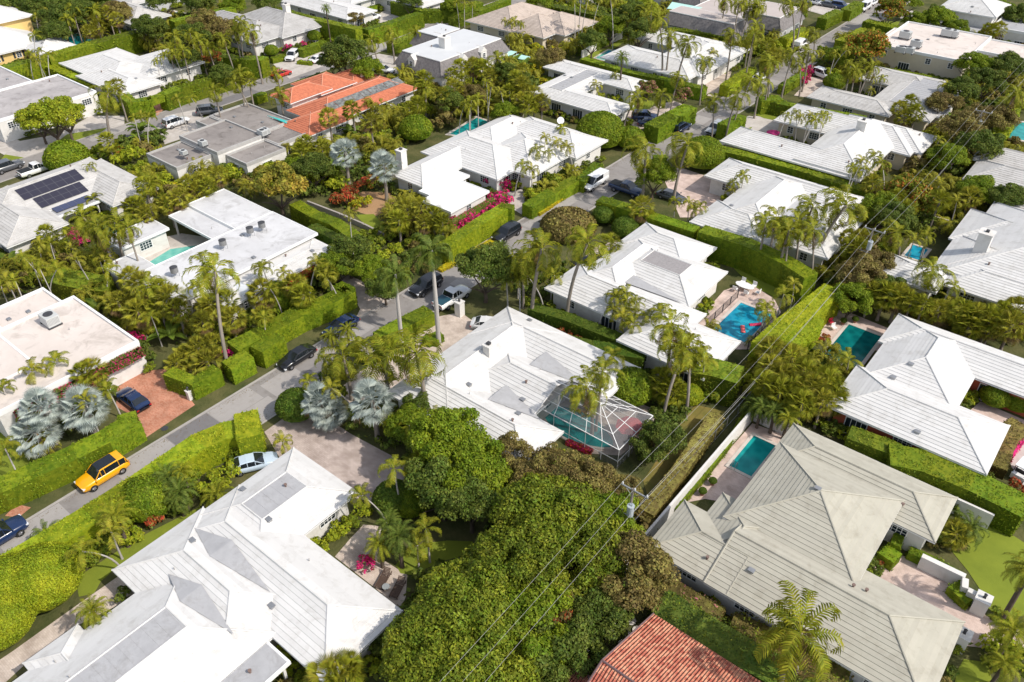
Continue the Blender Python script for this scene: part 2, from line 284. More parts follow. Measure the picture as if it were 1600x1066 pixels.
paving('driveway', '3', '60,190 120,180 220,170 160,240 90,240', SHELL)
paving('driveway', '3', '300,60 400,10 560,20 600,60 520,100 440,100', SHELL)
paving('driveway', '11', '1500,760 1540,640 1600,560 1700,560 1700,920 1600,920', SHELL)
paving('walkway', '11', '1280,460 1340,410 1600,520 1700,560 1600,560 1490,560', PINK_PAVE)
paving('patio', '13', '470,320 560,215 640,130 745,140 740,330 900,430 890,560 860,640 700,500', BEIGE_PAVE)
paving('walkway', '4', '1340,1100 1370,1060 1500,1020 1540,940 1580,950 1540,1030 1420,1080 1380,1120', BEIGE_PAVE)
paving('patio', '10', '1430,540 1620,610 1660,720 1420,1010 1330,1020 1150,990 1040,1010 1210,760 1270,720', PINK_PAVE)
paving('patio', '6', '1100,940 1180,830 1260,740 1400,690 1560,790 1600,870 1420,1090 1330,1090 1200,1000', PINK_PAVE)
paving('patio', '7', '460,1080 370,1010 480,850 560,870 790,965 760,1100', PINK_PAVE)
paving('patio', 'b', '300,520 480,330 900,400 1400,600 1390,760 1060,1020 760,1000 520,830 300,700', BEIGE_PAVE)
paving('patio', '4', '760,560 900,440 1080,400 1280,430 1240,480 960,610', SHELL)
paving('patio', '5', '520,200 640,150 800,160 860,240 700,300 560,260', MULCH)
paving('garden_path', '13', '1440,1150 1500,1020 1620,900 1740,800 1830,640 2010,660 1900,820 1700,1000 1560,1066', MULCH)
paving('lawn', '10', '830,1066 780,880 900,700 1000,540 1090,430 1275,470 1100,760 960,900 840,1030', LAWN_DRY)
paving('lawn', '13', '830,370 900,290 1000,240 1140,225 1290,230 1290,300 1100,350 930,430 860,420', LAWN)
paving('lawn', '15', '1200,60 1400,110 1620,250 1700,640 1500,700 1370,620 1340,520 1260,400 1170,290 1140,200', LAWN)
paving('lawn', '15', '1240,930 1380,950 1420,1100 1180,1100 1200,1000', LAWN)
paving('lawn', '5', '590,290 700,285 785,375 740,400 650,350', LAWN)
paving('lawn', '2', '410,335 560,290 640,235 690,235 640,270 510,350 640,400 600,430 420,360', LAWN)
paving('lawn', '1', '650,395 700,370 750,375 700,430 650,430', LAWN)
paving('lawn', '2', '1415,670 1480,660 1600,680 1570,720 1500,705', LAWN)
paving('lawn', '2', '1215,840 1290,800 1430,755 1390,810 1300,865', LAWN)
paving('lawn', '12', '450,450 820,210 1180,30 1210,30 700,380 600,470 560,540 470,560', LAWN)
paving('lawn', '8', '-20,590 200,640 250,740 0,860', LAWN)
paving('lawn', '6', '1330,560 1440,600 1620,720 1560,780 1400,690 1320,610', LAWN)
paving('lawn', '0', '320,860 400,800 640,760 600,790 480,830', LAWN)
paving('lawn', '0', '30,920 150,940 80,970 0,960', LAWN)
paving('lawn', '4', '30,140 180,70 340,50 350,90 80,160', LAWN)
paving('lawn', '3', '740,130 860,130 850,150 700,200 660,150', LAWN)
paving('lawn', '1', '420,260 540,250 520,290 450,290', LAWN)
paving('lawn', '2', '1100,420 1300,390 1280,440 1180,440', LAWN)
paving('lawn', '2', '620,600 860,600 820,650 700,660', LAWN)
# ---------------- houses ----------------
HRECT = []; LAND = []       # footprints, landmark names for the labels
S = .40                     # roof pitch
CRS = .40                   # one course of roof tiles
def slope(mb, ox, oy, ux, uy, nx, ny, L, T, ga, gb, z0, s=S, h=.052):
    """one roof plane laid in real overlapping courses: eave starts at (ox, oy), runs along u for L, climbs along n over T; ga/gb = how fast the ends close in"""
    k = 0; t = 0.0
    while t < T - 1e-4:
        t1 = min(T, t + CRS); a0, b0, a1, b1 = ga * t, L - gb * t, ga * t1, L - gb * t1
        P = lambda a, tt, zz: (ox + ux * a + nx * tt, oy + uy * a + ny * tt, zz)
        zb, zt = z0 + s * t, z0 + s * t1
        if b1 - a1 > .01: mb.face([P(a0, t, zb + h), P(b0, t, zb + h), P(b1, t1, zt + .002), P(a1, t1, zt + .002)], 0)
        elif b0 - a0 > .01: mb.face([P(a0, t, zb + h), P(b0, t, zb + h), P((a1 + b1) / 2, t1, zt + .002)], 0)
        if b0 - a0 > .01: mb.face([P(a0, t, zb - .012), P(b0, t, zb - .012), P(b0, t, zb + h), P(a0, t, zb + h)], 0)
        t = t1
def roof_block(mr, mf, mw, x0, y0, x1, y1, z, o='', fc=1, s=S, hexp=None):
    W, D = x1 - x0, y1 - y0
    ax = 'x' if ('x' in o.split('f')[0] if o else False) else ('y' if 'y' in o else ('x' if W >= D else 'y'))
    f = float(o[o.index('f') + 1:]) if 'f' in o else 99
    gL, gH = 'L' in o, 'H' in o
    half = min(W, D) / 2 if not (gL or gH) else (D / 2 if ax == 'x' else W / 2)
    if ax == 'x' and D / 2 < half or ax == 'y' and W / 2 < half: half = D / 2 if ax == 'x' else W / 2
    T = min(half, f, (D if ax == 'x' else W) / 2)
    if ax == 'x':
        slope(mr, x0, y0, 1, 0, 0, 1, W, T, 0 if gL else 1, 0 if gH else 1, z, s); slope(mr, x1, y1, -1, 0, 0, -1, W, T, 0 if gH else 1, 0 if gL else 1, z, s)
        if not gL: slope(mr, x0, y1, 0, -1, 1, 0, D, T, 1, 1, z, s)
        if not gH: slope(mr, x1, y0, 0, 1, -1, 0, D, T, 1, 1, z, s)
    else:
        slope(mr, x1, y0, 0, 1, -1, 0, D, T, 0 if gL else 1, 0 if gH else 1, z, s); slope(mr, x0, y1, 0, -1, 1, 0, D, T, 0 if gH else 1, 0 if gL else 1, z, s)
        if not gL: slope(mr, x0, y0, 1, 0, 0, 1, W, T, 1, 1, z, s)
        if not gH: slope(mr, x1, y1, -1, 0, 0, -1, W, T, 1, 1, z, s)
    zt = z + s * T; r = .085
    A = [(x0, y0), (x1, y0), (x1, y1), (x0, y1)]
    ix0 = x0 + (0 if (gL and ax == 'x') else T); ix1 = x1 - (0 if (gH and ax == 'x') else T); iy0 = y0 + (0 if (gL and ax == 'y') else T); iy1 = y1 - (0 if (gH and ax == 'y') else T)
    I = [(ix0, iy0), (ix1, iy0), (ix1, iy1), (ix0, iy1)]
    zr = zt + .035
    def cap(p, q): mr.bar(p, q, r, 1, 5)
    for i in range(4):
        a, b_ = A[i], I[i]
        g = (gL and ((ax == 'x' and i in (0, 3)) or (ax == 'y' and i in (0, 1)))) or (gH and ((ax == 'x' and i in (1, 2)) or (ax == 'y' and i in (2, 3))))
        cap((a[0], a[1], z + .05), (b_[0], b_[1], zr))
    cap((*I[0], zr), (*I[1], zr)) if abs(ix1 - ix0) > .2 else None
    cap((*I[1], zr), (*I[2], zr)) if abs(iy1 - iy0) > .2 else None
    if abs(iy1 - iy0) > .3 and abs(ix1 - ix0) > .3:
        cap((*I[3], zr), (*I[2], zr)); cap((*I[0], zr), (*I[3], zr)); mf.face([(*I[0], zt + .03), (*I[1], zt + .03), (*I[2], zt + .03), (*I[3], zt + .03)], 0)
        n = int(max(ix1 - ix0, iy1 - iy0) // 1.0)           # sheet laps of the membrane
        for k in range(1, n + 1):
            if ix1 - ix0 > iy1 - iy0: mf.box(ix0 + k - .03, iy0, zt + .031, ix0 + k + .0, iy1, zt + .045, 0)
            else: mf.box(ix0, iy0 + k - .03, zt + .031, ix1, iy0 + k, zt + .045, 0)
    # fascia, soffit
    zf = z - .18
    for (a, b_) in ((A[0], A[1]), (A[1], A[2]), (A[2], A[3]), (A[3], A[0])):
        mf.face([(*a, zf), (*b_, zf), (*b_, z + .02), (*a, z + .02)], 1)
    mf.face([(*A[3], zf), (*A[2], zf), (*A[1], zf), (*A[0], zf)], 1)
    i = .85; mw.box(x0 + i, y0 + i, 0, x1 - i, y1 - i, zf + .01)
    for gg, e in ((gL, 0), (gH, 1)):
        if gg:
            if ax == 'x': xx = (x0 + i, x1 - i)[e]; mw.face([(xx, y0 + i, z - .1), (xx, y1 - i, z - .1), (xx, (y0 + y1) / 2, zt - .12)])
            else: yy = (y0 + i, y1 - i)[e]; mw.face([(x0 + i, yy, z - .1), (x1 - i, yy, z - .1), ((x0 + x1) / 2, yy, zt - .12)])
def flat_block(mf, mw, x0, y0, x1, y1, z, o='', ov=.25, **k):
    """flat roof: membrane 0, rim 1; 'p' parapet"""
    zt = z + (.0 if 'p' in o else .02)
    mf.box(x0, y0, z - .3, x1, y1, z, 1)
    mf.face([(x0 + .2, y0 + .2, z + .006), (x1 - .2, y0 + .2, z + .006), (x1 - .2, y1 - .2, z + .006), (x0 + .2, y1 - .2, z + .006)], 0)
    h = .26 if 'p' in o else .07; tk = .26 if 'p' in o else .14
    for q in ((x0, y0, x1, y0 + tk), (x0, y1 - tk, x1, y1), (x0, y0 + tk, x0 + tk, y1 - tk), (x1 - tk, y0 + tk, x1, y1 - tk)): mf.box(q[0], q[1], z + .001, q[2], q[3], z + h, 1)
    if 'o' in o:            # open pergola on posts
        for a in (x0 + .4, x1 - .6):
            for b_ in (y0 + .4, y1 - .6): mw.box(a, b_, 0, a + .22, b_ + .22, z - .29)
    else:
        i = .03 if 'p' in o else .45; mw.box(x0 + i, y0 + i, 0, x1 - i, y1 - i, z - .29)
# shared window meshes
def window_meshes(wd, hg, door=False):
    fr = MB(); t = .09; d = .07
    fr.box(-wd / 2 - t, -d, -t, wd / 2 + t, 0, 0); fr.box(-wd / 2 - t, -d, hg, wd / 2 + t, 0, hg + t); fr.box(-wd / 2 - t, -d, 0, -wd / 2, 0, hg); fr.box(wd / 2, -d, 0, wd / 2 + t, 0, hg)
    n = 2 if wd < 1.6 else 4
    for k in range(1, n): fr.box(-wd / 2 + wd * k / n - .03, -d + .01, 0, -wd / 2 + wd * k / n + .03, 0, hg)
    if not door:
        for k in (1, 2): fr.box(-wd / 2, -d + .015, hg * k / 3 - .02, wd / 2, 0, hg * k / 3 + .02)
    pn = MB(); pn.box(-wd / 2, -.02, 0, wd / 2, .0, hg)
    return fr.me('window', [WHITEPAINT]), pn.me('pane', [GLASS])
WIN = [window_meshes(.95, 1.05), window_meshes(1.7, 1.05), window_meshes(2.1, 2.0, True)]
SHUT = MB()
for s_ in (-1, 1): SHUT.box(s_ * 1.0 - .2, -.05, -.05, s_ * 1.0 + .2, 0, 1.2)
SHUT_ME = SHUT.me('shutter', [mat('dark_shutter', (.035, .045, .06), .6)])
vent_me = []
v = MB(); v.bar((0, 0, -.2), (0, 0, .28), .09, 0, 8); v.bar((0, 0, .28), (0, 0, .36), .15, 0, 8); vent_me.append(v.me('roof_vent', [mat('rusty_vent', (.19, .13, .11), .7)]))
v = MB(); v.box(-.24, -.18, -.2, .24, .18, .16); v.box(-.28, -.22, .16, .28, .22, .22); vent_me.append(v.me('roof_vent', [METAL]))
v = MB(); v.bar((0, 0, -.2), (0, 0, .34), .05, 0, 6); vent_me.append(v.me('roof_vent', [mat('pale_pipe', (.45, .43, .41), .6)]))
def inside(x, y, rs, m=0): return any(r[0] - m < x < r[2] + m and r[1] - m < y < r[3] + m for r in rs)
def house(name, label, land, tile, wall, blocks, z=3.0, cap=None, flatm=None, rim=None, s=S, win='n', vents=4, shutters=False, cat='house', nowin=False):
    cx = sum((b[0] + b[2]) / 2 for b in blocks) / len(blocks); cy = sum((b[1] + b[3]) / 2 for b in blocks) / len(blocks)
    root = empty(name, (cx, cy, 0), label=label, cat=cat)
    mr, mf, mw, ff = MB(), MB(), MB(), MB(); rs = []
    for k, b in enumerate(blocks):
        o = b[4] if len(b) > 4 else ''; zz = (b[5] if len(b) > 5 else z) + .006 * k
        q = (b[0] - cx, b[1] - cy, b[2] - cx, b[3] - cy)
        if 'F' in o: flat_block(ff, mw, *q, zz, o)
        elif 'M' in o:      # mansard: steep skirt, flat top
            T = 1.5; mf_h = 2.6
            a = [(q[0], q[1]), (q[2], q[1]), (q[2], q[3]), (q[0], q[3])]; i_ = [(q[0] + T, q[1] + T), (q[2] - T, q[1] + T), (q[2] - T, q[3] - T), (q[0] + T, q[3] - T)]
            for e in range(4):
                e2 = (e + 1) % 4; mr.face([(*a[e], zz), (*a[e2], zz), (*i_[e2], zz + mf_h), (*i_[e], zz + mf_h)], 0); mr.bar((*a[e], zz), (*i_[e], zz + mf_h), .07, 1, 5)
            ff.box(i_[0][0] - .1, i_[0][1] - .1, zz + mf_h - .1, i_[2][0] + .1, i_[2][1] + .1, zz + mf_h + .06, 1); ff.face([(x, y, zz + mf_h + .066) for x, y in i_], 0)
            mf.face([(*p_, zz - .02) for p_ in a[::-1]], 1)
            mw.box(q[0] + .4, q[1] + .4, 0, q[2] - .4, q[3] - .4, zz)
        else: roof_block(mr, mf, mw, *q, zz, o, s=s)
        rs.append((b[0], b[1], b[2], b[3])); HRECT.append((b[0], b[1], b[2], b[3]))
    w_ = mw.build('wall', [wall], root)
    if mr.v: mr.build('roof', [tile, cap or tile], root)
    if mf.v: mf.build('eave', [flatm or MEMBRANE, rim or WHITEPAINT], root)
    if ff.v: ff.build('flat_roof', [flatm or MEMBRANE, rim or WHITEPAINT], root)
    r_ = random.Random(name + land)
    if not nowin:
        for k, b in enumerate(blocks):
            o = b[4] if len(b) > 4 else ''
            if 'o' in o.split('f')[0]: continue
            zz = b[5] if len(b) > 5 else z; ins = .85 if not ('F' in o or 'M' in o) else (.4 if 'M' in o else (.03 if 'p' in o else .45))
            for side in 'sew':
                if side == 'w' and b[0] < -25: continue
                Ln = (b[2] - b[0] if side == 's' else b[3] - b[1]) - 2 * ins
                n = int(Ln // 4.4)
                for j in range(n):
                    u = ins + Ln * (j + .5) / n
                    if side == 's': X, Y, rz, px, py = b[0] + u, b[1] + ins, 0, 0, -1
                    elif side == 'e': X, Y, rz, px, py = b[2] - ins, b[1] + u, R(90), 1, 0
                    else: X, Y, rz, px, py = b[0] + ins, b[1] + u, R(-90), -1, 0
                    if inside(X + px * .3, Y + py * .3, [r for q2, r in enumerate(rs) if q2 != k], -.1): continue
                    c = r_.choice([0, 0, 1, 1, 2] if zz < 5 else [0, 1])
                    for lv in ([zz - 1.75] if c < 2 else [.1]) + ([1.0] if zz > 5 and c < 2 else []):
                        o_ = link('window', WIN[c][0], root, (X + px * .005 - cx, Y + py * .005 - cy, lv)); o_.rotation_euler = (0, 0, rz); link('pane', WIN[c][1], o_, (0, -.022, 0))
                        if shutters and c == 0: link('shutter', SHUT_ME, o_)
    for k in range(vents):
        b = r_.choice(blocks); o = b[4] if len(b) > 4 else ''
        x, y = r_.uniform(b[0] + 1, b[2] - 1), r_.uniform(b[1] + 1, b[3] - 1); zz = b[5] if len(b) > 5 else z
        zs = []
        for b2 in blocks:
            if b2[0] < x < b2[2] and b2[1] < y < b2[3]:
                o2 = b2[4] if len(b2) > 4 else ''; z2 = b2[5] if len(b2) > 5 else z
                if 'F' in o2: zs.append(z2)
                elif 'M' in o2: zs.append(z2 + 2.6)
                else: zs.append(z2 + s * min(x - b2[0], b2[2] - x, y - b2[1], b2[3] - y, float(o2[o2.index('f') + 1:]) if 'f' in o2 else 99))
        link('roof_vent', r_.choice(vent_me), root, (x - cx, y - cy, max(zs)))
    LAND.append((land, rs)); return root, cx, cy
def chimney(root, cx, cy, x, y, z0, z1, w_=.9, m=None):
    c = MB(); c.box(x - w_ / 2, y - w_ / 2, z0, x + w_ / 2, y + w_ / 2, z1); c.box(x - w_ / 2 - .1, y - w_ / 2 - .1, z1, x + w_ / 2 + .1, y + w_ / 2 + .1, z1 + .14)
    o = c.build('chimney', [m or WALL_WHITE], root, (-cx, -cy, 0)); c = MB(); c.box(x - .2, y - .2, z1 + .14, x + .2, y + .2, z1 + .42); c.build('chimney_cap', [DARKMETAL], o)
HH = {}
def HS(key, *a, **k): HH[key] = house(*a, **k)
HS(1, 'bungalow', 'large white tiled bungalow with long grey flat strips along its ridges', 'grey-strip house', WHITE_TILE, WALL_WHITE,
   [(-53, 16.9, -31.5, 25), (-53, 20, -43.7, 31.4, 'yf3.2'), (-53.3, 12.4, -38, 21.3), (-49.7, -10, -37.7, 17.4, 'yf4.6'), (-50.6, 3.6, -44, 8), (-38.2, -10, -35, 16.5, 'Fo', 2.95)], 3, vents=10)
HS(2, 'bungalow', 'white tiled bungalow with small chimney joined to the screened pool', 'screened-pool house', WHITE_TILE, WALL_WHITE,
   [(-52, 43, -43, 63.3), (-52, 42.9, -33.7, 49.9), (-47.5, 49.6, -37.5, 57.5, 'xH'), (-52, 56, -33.1, 63.4)], 3, vents=8)
chimney(*HH[2], -46.6, 53.5, 3.5, 5.6)
HS(3, 'bungalow', 'sage green tiled bungalow with a raised pyramid roof over its middle', 'sage-roofed house', SAGE_TILE, WALL_WHITE,
   [(-19.7, 42.5, -12, 49.3, 'xH'), (-17.4, 43.5, -10, 52.3, 'y'), (-14, 42.4, 3.8, 52, 'xL'), (-15.8, 48.9, -4, 60.8, '', 4.2), (-16.2, 58.6, -.4, 65.2)], 3.3, vents=7)
HS(4, 'bungalow', 'white tiled bungalow with coral red walls behind a clipped hedge', 'red-walled house', WHITE_TILE, WALL_RED,
   [(-13.9, 77.3, -4, 91.6, 'y'), (-14.5, 84.8, 10, 91.8, 'x'), (-14.8, 70.3, .9, 79)], 3, vents=4)
HS(5, 'bungalow', 'white tiled bungalow with striped grey flat roof panel beside blue pool', 'blue-pool house', WHITE_TILE, WALL_WHITE,
   [(-50, 83.3, -38.8, 92), (-47.5, 77.2, -34.8, 87.4, 'f3.5'), (-51, 69.4, -32.4, 77.2), (-38, 66, -26.7, 74.8), (-49.6, 73, -42, 88, 'y')], 3, vents=6, flatm=mat('striped_grey_panel', (.33, .31, .31), .9, noise=(4, .2), c2=(.25, .235, .235)))
HS(6, 'bungalow', 'rambling white tiled bungalow with flat carport lined by magenta bougainvillea', 'bougainvillea house', WHITE_TILE, WALL_WHITE,
   [(-89.4, 79.9, -82.3, 96, 'y'), (-91.5, 89, -75, 100.5, 'x'), (-90.8, 96.5, -82, 111, 'y'), (-87, 103, -70, 112.4, 'x'), (-84, 93, -71.5, 106, 'y'), (-79.8, 77, -73.8, 85.7, 'F', 2.8), (-82.3, 79, -79.8, 88, 'F', 2.7)], 3, vents=5, flatm=mat('bright_flat_roof', (.74, .735, .72), .8, noise=(.4, .3), c2=(.62, .62, .61)))
HS(7, 'bungalow', 'big white tiled bungalow with an open carport at its street corner', 'carport house', WHITE_TILE, WALL_WHITE,
   [(-50.8, 110.6, -28.5, 119), (-44.5, 97, -33, 118, 'y'), (-45.3, 96, -34.3, 104.5), (-38, 98.5, -26, 113)], 3, vents=5)
HS(8, 'bungalow', 'white tiled bungalow wrapped round a palm courtyard with round arched chimney', 'arched-chimney house', WHITE_TILE, WALL_CREAM,
   [(-55, 123.6, -31, 131.6), (-51.8, 137.8, -28, 148, 'x'), (-42, 124, -31, 148, 'y', 3.6), (-37, 139.7, -26.8, 148.6)], 3.2, vents=4)
chimney(*HH[8], -36.5, 137.3, 3.5, 7.2, 1.5)
HS(9, 'villa', 'bright white tiled villa with steep roofs and a broad white chimney', 'steep white villa', WHITE_TILE, WALL_WHITE,
   [(-15.2, 114, 5, 125), (-19.8, 98.8, -12.3, 105), (-14.6, 104.2, 4, 116), (-12.5, 101.5, 8, 109), (-13, 104, 8, 128, 'y', 3.8)], 3.2, vents=2)
chimney(*HH[9], -10.6, 110.2, 4, 7.4, 1.6)
HS(10, 'bungalow', 'off-white ribbed roof bungalow near the frame edge by a dry tree', 'ribbed-roof house', CREAM_TILE, WALL_CREAM,
   [(-20, 143, 4, 150.6, 'x'), (-19, 134.5, -4, 143.6, 'x'), (-13, 127.5, 4, 136, 'x')], 3.2)
HS(11, 'bungalow', 'grey-white tiled bungalow carrying dark solar panels on one slope', 'solar-panel house', CREAM_TILE, WALL_WHITE,
   [(-132, 32, -119.5, 53.5, 'y'), (-130, 46.8, -113.4, 54.4, 'x'), (-132, 31.5, -113.5, 40.3, 'x'), (-132, 20, -122, 35, 'y'), (-121, 40.3, -116.9, 46.9, 'Fo', 2.8)], 3, s=.34, vents=2)
HS(12, 'house', 'white flat-roofed house with four air conditioners above a mint pool', 'four-unit flat-roofed house', WHITE_TILE, WALL_WHITE,
   [(-104.6, 53.6, -84.8, 60, 'F', 3.5), (-92.9, 39.5, -83, 60, 'F', 3.6), (-98.4, 37, -83.4, 41.4, 'F', 3.4), (-104.2, 50.2, -93, 53.7, 'Fo', 3.15), (-83.8, 41.9, -78.4, 59.6, 'y', 2.75), (-105.8, 41, -101.2, 48.4, 'F', 3.0)], 3.4, s=.16, flatm=FLAT_WHITE, vents=10)
HS(13, 'house', 'wide flat-roofed white house with pinkish membrane and low parapets', 'pinkish flat-roofed house', WHITE_TILE, WALL_WHITE,
   [(-93.4, 15, -79.0, 30.7, 'Fp', 4), (-98.6, 22, -93.4, 29.4, 'Fp', 3.7), (-104, 2, -84, 21.5, 'Fp', 3.8)], 4, flatm=FLAT_PINK, vents=8)
HS(14, 'house', 'weathered grey flat-roofed house on three levels by the side street', 'weathered flat-roofed house', GREY_TILE, WALL_WHITE,
   [(-126.4, 66.6, -115.6, 75.9, 'Fp', 3.7), (-131.4, 75.9, -118, 84, 'Fp', 3.1), (-126, 60, -117.3, 66.6, 'Fp', 2.9), (-131.4, 73, -126.4, 75.9, 'Fp', 3.0), (-118, 75.9, -112, 85, 'Fp', 2.9), (-115.6, 68, -110, 75.9, 'Fp', 2.8)], 4, flatm=FLAT_GREY, rim=mat('dirty_rim', (.46, .45, .43), .9, noise=(1.5, .3), c2=(.33, .32, .31)), vents=8)
HS(15, 'house', 'pale stained flat-roofed house behind the lime green tree', 'stained flat-roofed house', GREY_TILE, WALL_WHITE,
   [(-170.8, 50, -156.2, 68.4, 'Fp', 4), (-186, 46, -170.8, 63.5, 'Fp', 4)], 4, flatm=FLAT_PALE, vents=4)
HS(16, 'bungalow', 'low spreading white roofed bungalow behind an arched clipped hedge', 'arched-hedge house', WHITE_TILE, WALL_WHITE,
   [(-180, 73, -160, 86), (-170, 71.3, -153, 80.6), (-171, 79, -157, 92.5, 'y')], 3.2, s=.22)
HS(17, 'villa', 'two-storey yellow villa with white roofs and dark shuttered windows', 'yellow villa', WHITE_TILE, WALL_YELLOW,
   [(-224, 68, -207.5, 82.4, '', 6), (-218, 60, -196, 80, '', 3), (-197.5, 73.5, -189.5, 82, '', 2.8)], 3, shutters=True)
HS(18, 'bungalow', 'grey-white hip-roofed pool house far beyond the tall hedge', 'far pool house', CREAM_TILE, WALL_GREY, [(-210, 97, -192.6, 107.5), (-226, 106, -208, 122)], 3.2)
HS(19, 'villa', 'white villa with grey tiled roof and arched bays dressed with red creeper', 'arched-bay villa', GREY_TILE, WALL_WHITE,
   [(-178, 112.5, -157, 126.5), (-184, 105.8, -158.4, 118)], 3.4, cap=CREAM_TILE)
HS(20, 'villa', 'terracotta tiled villa with a long grey skylight strip', 'terracotta villa', TERRA, WALL_WHITE,
   [(-128.6, 87, -122.2, 97, '', 4.4), (-131, 94, -122, 103, '', 4.0), (-123.2, 86.5, -112.2, 110, 'y'), (-131, 103, -123.4, 110), (-119, 81.5, -110.8, 92, 'y')], 3, cap=mat('pale_terracotta_cap', (.62, .29, .19), .8))
HS(21, 'villa', 'white flat-topped villa with grey shingle mansard skirts and dormers', 'mansard villa', SHAKE, WALL_WHITE,
   [(-125, 115.6, -111.6, 137.3, 'M', 3.6), (-131.6, 127, -123, 137, 'M', 3.6)], 3, flatm=mat('pale_flat_top', (.60, .61, .62), .8, noise=(.3, .3), c2=(.52, .53, .54)), vents=7)
HS(22, 'bungalow', 'beige tiled hip-roofed bungalow beyond the palms of the mansard villa', 'beige-roofed house', BEIGE_TILE, WALL_CREAM,
   [(-134.5, 148.5, -120, 168, 'y'), (-125, 149.5, -112, 163), (-122, 154, -109.4, 167.5)], 3.2)
HS(23, 'bungalow', 'low white bungalow with a grey flat band across its roof', 'grey-band house', WHITE_TILE, WALL_WHITE,
   [(-101, 134.8, -79.3, 141.3), (-91.5, 121.4, -75, 128.5, 'x'), (-95, 122, -86, 140.9, 'yf2.9')], 3, s=.22)
HS(24, 'bungalow', 'low white bungalow with small pool under wind-blown palms', 'wind-palm house', WHITE_TILE, WALL_WHITE,
   [(-96.5, 163, -78, 173), (-95.3, 147.2, -74, 158, 'x'), (-86, 150, -73, 172, 'y')], 3, s=.26)
HS(25, 'villa', 'villa with dark grey mansard roofs and mint green awning', 'dark mansard villa', SHAKE, WALL_GREY,
   [(-99, 178, -79.5, 186.5, 'M', 2.6), (-84.5, 189, -73.5, 203, 'M', 2.6), (-98, 187, -85, 208, 'F', 3.4), (-106, 196, -98, 215, 'M', 2.6)], 3, flatm=mat('tan_flat_roof', (.50, .44, .41), .9, noise=(.3, .3), c2=(.42, .37, .35)))
HS(26, 'house', 'large flat-roofed cream house with pink roof and rooftop air conditioners', 'pink-roofed flat house', WHITE_TILE, WALL_CREAM,
   [(-51.5, 187, -33.5, 208, 'Fp', 4.6), (-33.5, 196, -18, 206, 'Fp', 4.6), (-53.5, 197, -51.5, 206, 'F', 3.4)], 4.5, flatm=FLAT_PINK, vents=8)
HS(27, 'bungalow', 'cream bungalow with grey ridge strips and bright flat terrace roof', 'grey-ridge house', CREAM_TILE, WALL_CREAM,
   [(-48, 169, -34, 178.5), (-52, 153, -36.5, 160.6), (-42, 155, -30, 178, 'yf3.4'), (-34.5, 158.8, -29, 169, 'F', 2.9)], 3, s=.24)
HS(28, 'villa', 'two-storey white villa with shuttered windows at the top of the view', 'shuttered villa', WHITE_TILE, WALL_WHITE,
   [(-48.7, 219.5, -35.8, 233, '', 5.8), (-36, 218, -27, 229, 'Fp', 4), (-50, 216, -34, 221, 'F', 3)], 3, shutters=True)
HS(29, 'bungalow', 'long white flat-pitched house behind the tallest clipped hedge', 'long white house', WHITE_TILE, WALL_WHITE,
   [(-184, 131.5, -157, 141.5), (-180, 141, -166, 152), (-171, 150, -150, 158)], 3.2, s=.16)
HS(30, 'bungalow', 'red barrel-tiled bungalow at the lower edge beside a tan gravel path', 'red-tiled house', RED_BARREL, WALL_WHITE,
   [(-15.7, 22, -4, 37.3, 'xLH'), (-18.2, 16, -12, 31, 'y')], 3.2, cap=mat('dark_ridge', (.16, .10, .10), .8), vents=3)
HS(31, 'house', 'far white house above the palm-lined lane at the top edge', 'far white house', WHITE_TILE, WALL_WHITE,
   [(-118, 196, -104, 208), (-140, 214, -118, 226)], 3.4)
HS(32, 'house', 'far pale house near the top corner beyond the yellow villa', 'far corner house', WHITE_TILE, WALL_WHITE, [(-258, 92, -236, 108), (-236, 128, -212, 140)], 3.4)
HS(33, 'house', 'pale distant house above the pink-roofed flat house', 'distant pale house', CREAM_TILE, WALL_CREAM, [(-26, 236, -8, 248), (-70, 262, -50, 276), (-20, 212, -6, 222)], 3.4)
HS(34, 'house', 'distant white house past the long white house at the top', 'distant lane house', WHITE_TILE, WALL_WHITE, [(-176, 172, -154, 186), (-210, 150, -190, 164), (-140, 184, -124, 196)], 3.4)

def cricket(key, P):
    r0, cx, cy = HH[key]
    for x0, x1, yv, zv, w_, shape in P:
        mb = MB(); h = S * w_; xm = x0 if shape == 'w' else x0 * .62 + x1 * .38
        a, b, t = (xm - cx, yv - w_ - cy, zv + h + .09), (xm - cx, yv + w_ - cy, zv + h + .09), (x1 - cx, yv - cy, zv + .1); mb.face([a, t, b])
        if shape != 'w': mb.face([(x0 - cx, yv - cy, zv + .1), a, b])
        mb.build('valley_cricket', MEMBRANE, r0)
cricket(2, [(-42.3, -35.5, 56.75, 3.3, 1.5, 'w'), (-42.3, -36.5, 49.75, 3.06, 1.5, 'w')])
cricket(1, [(-51, -40.5, 19.1, 3.88, 1.1, 'd'), (-48.4, -39.5, 14.9, 4.0, 1.0, 'd')]); cricket(5, [(-46.5, -35.5, 77.2, 3.1, 1.5, 'w')])
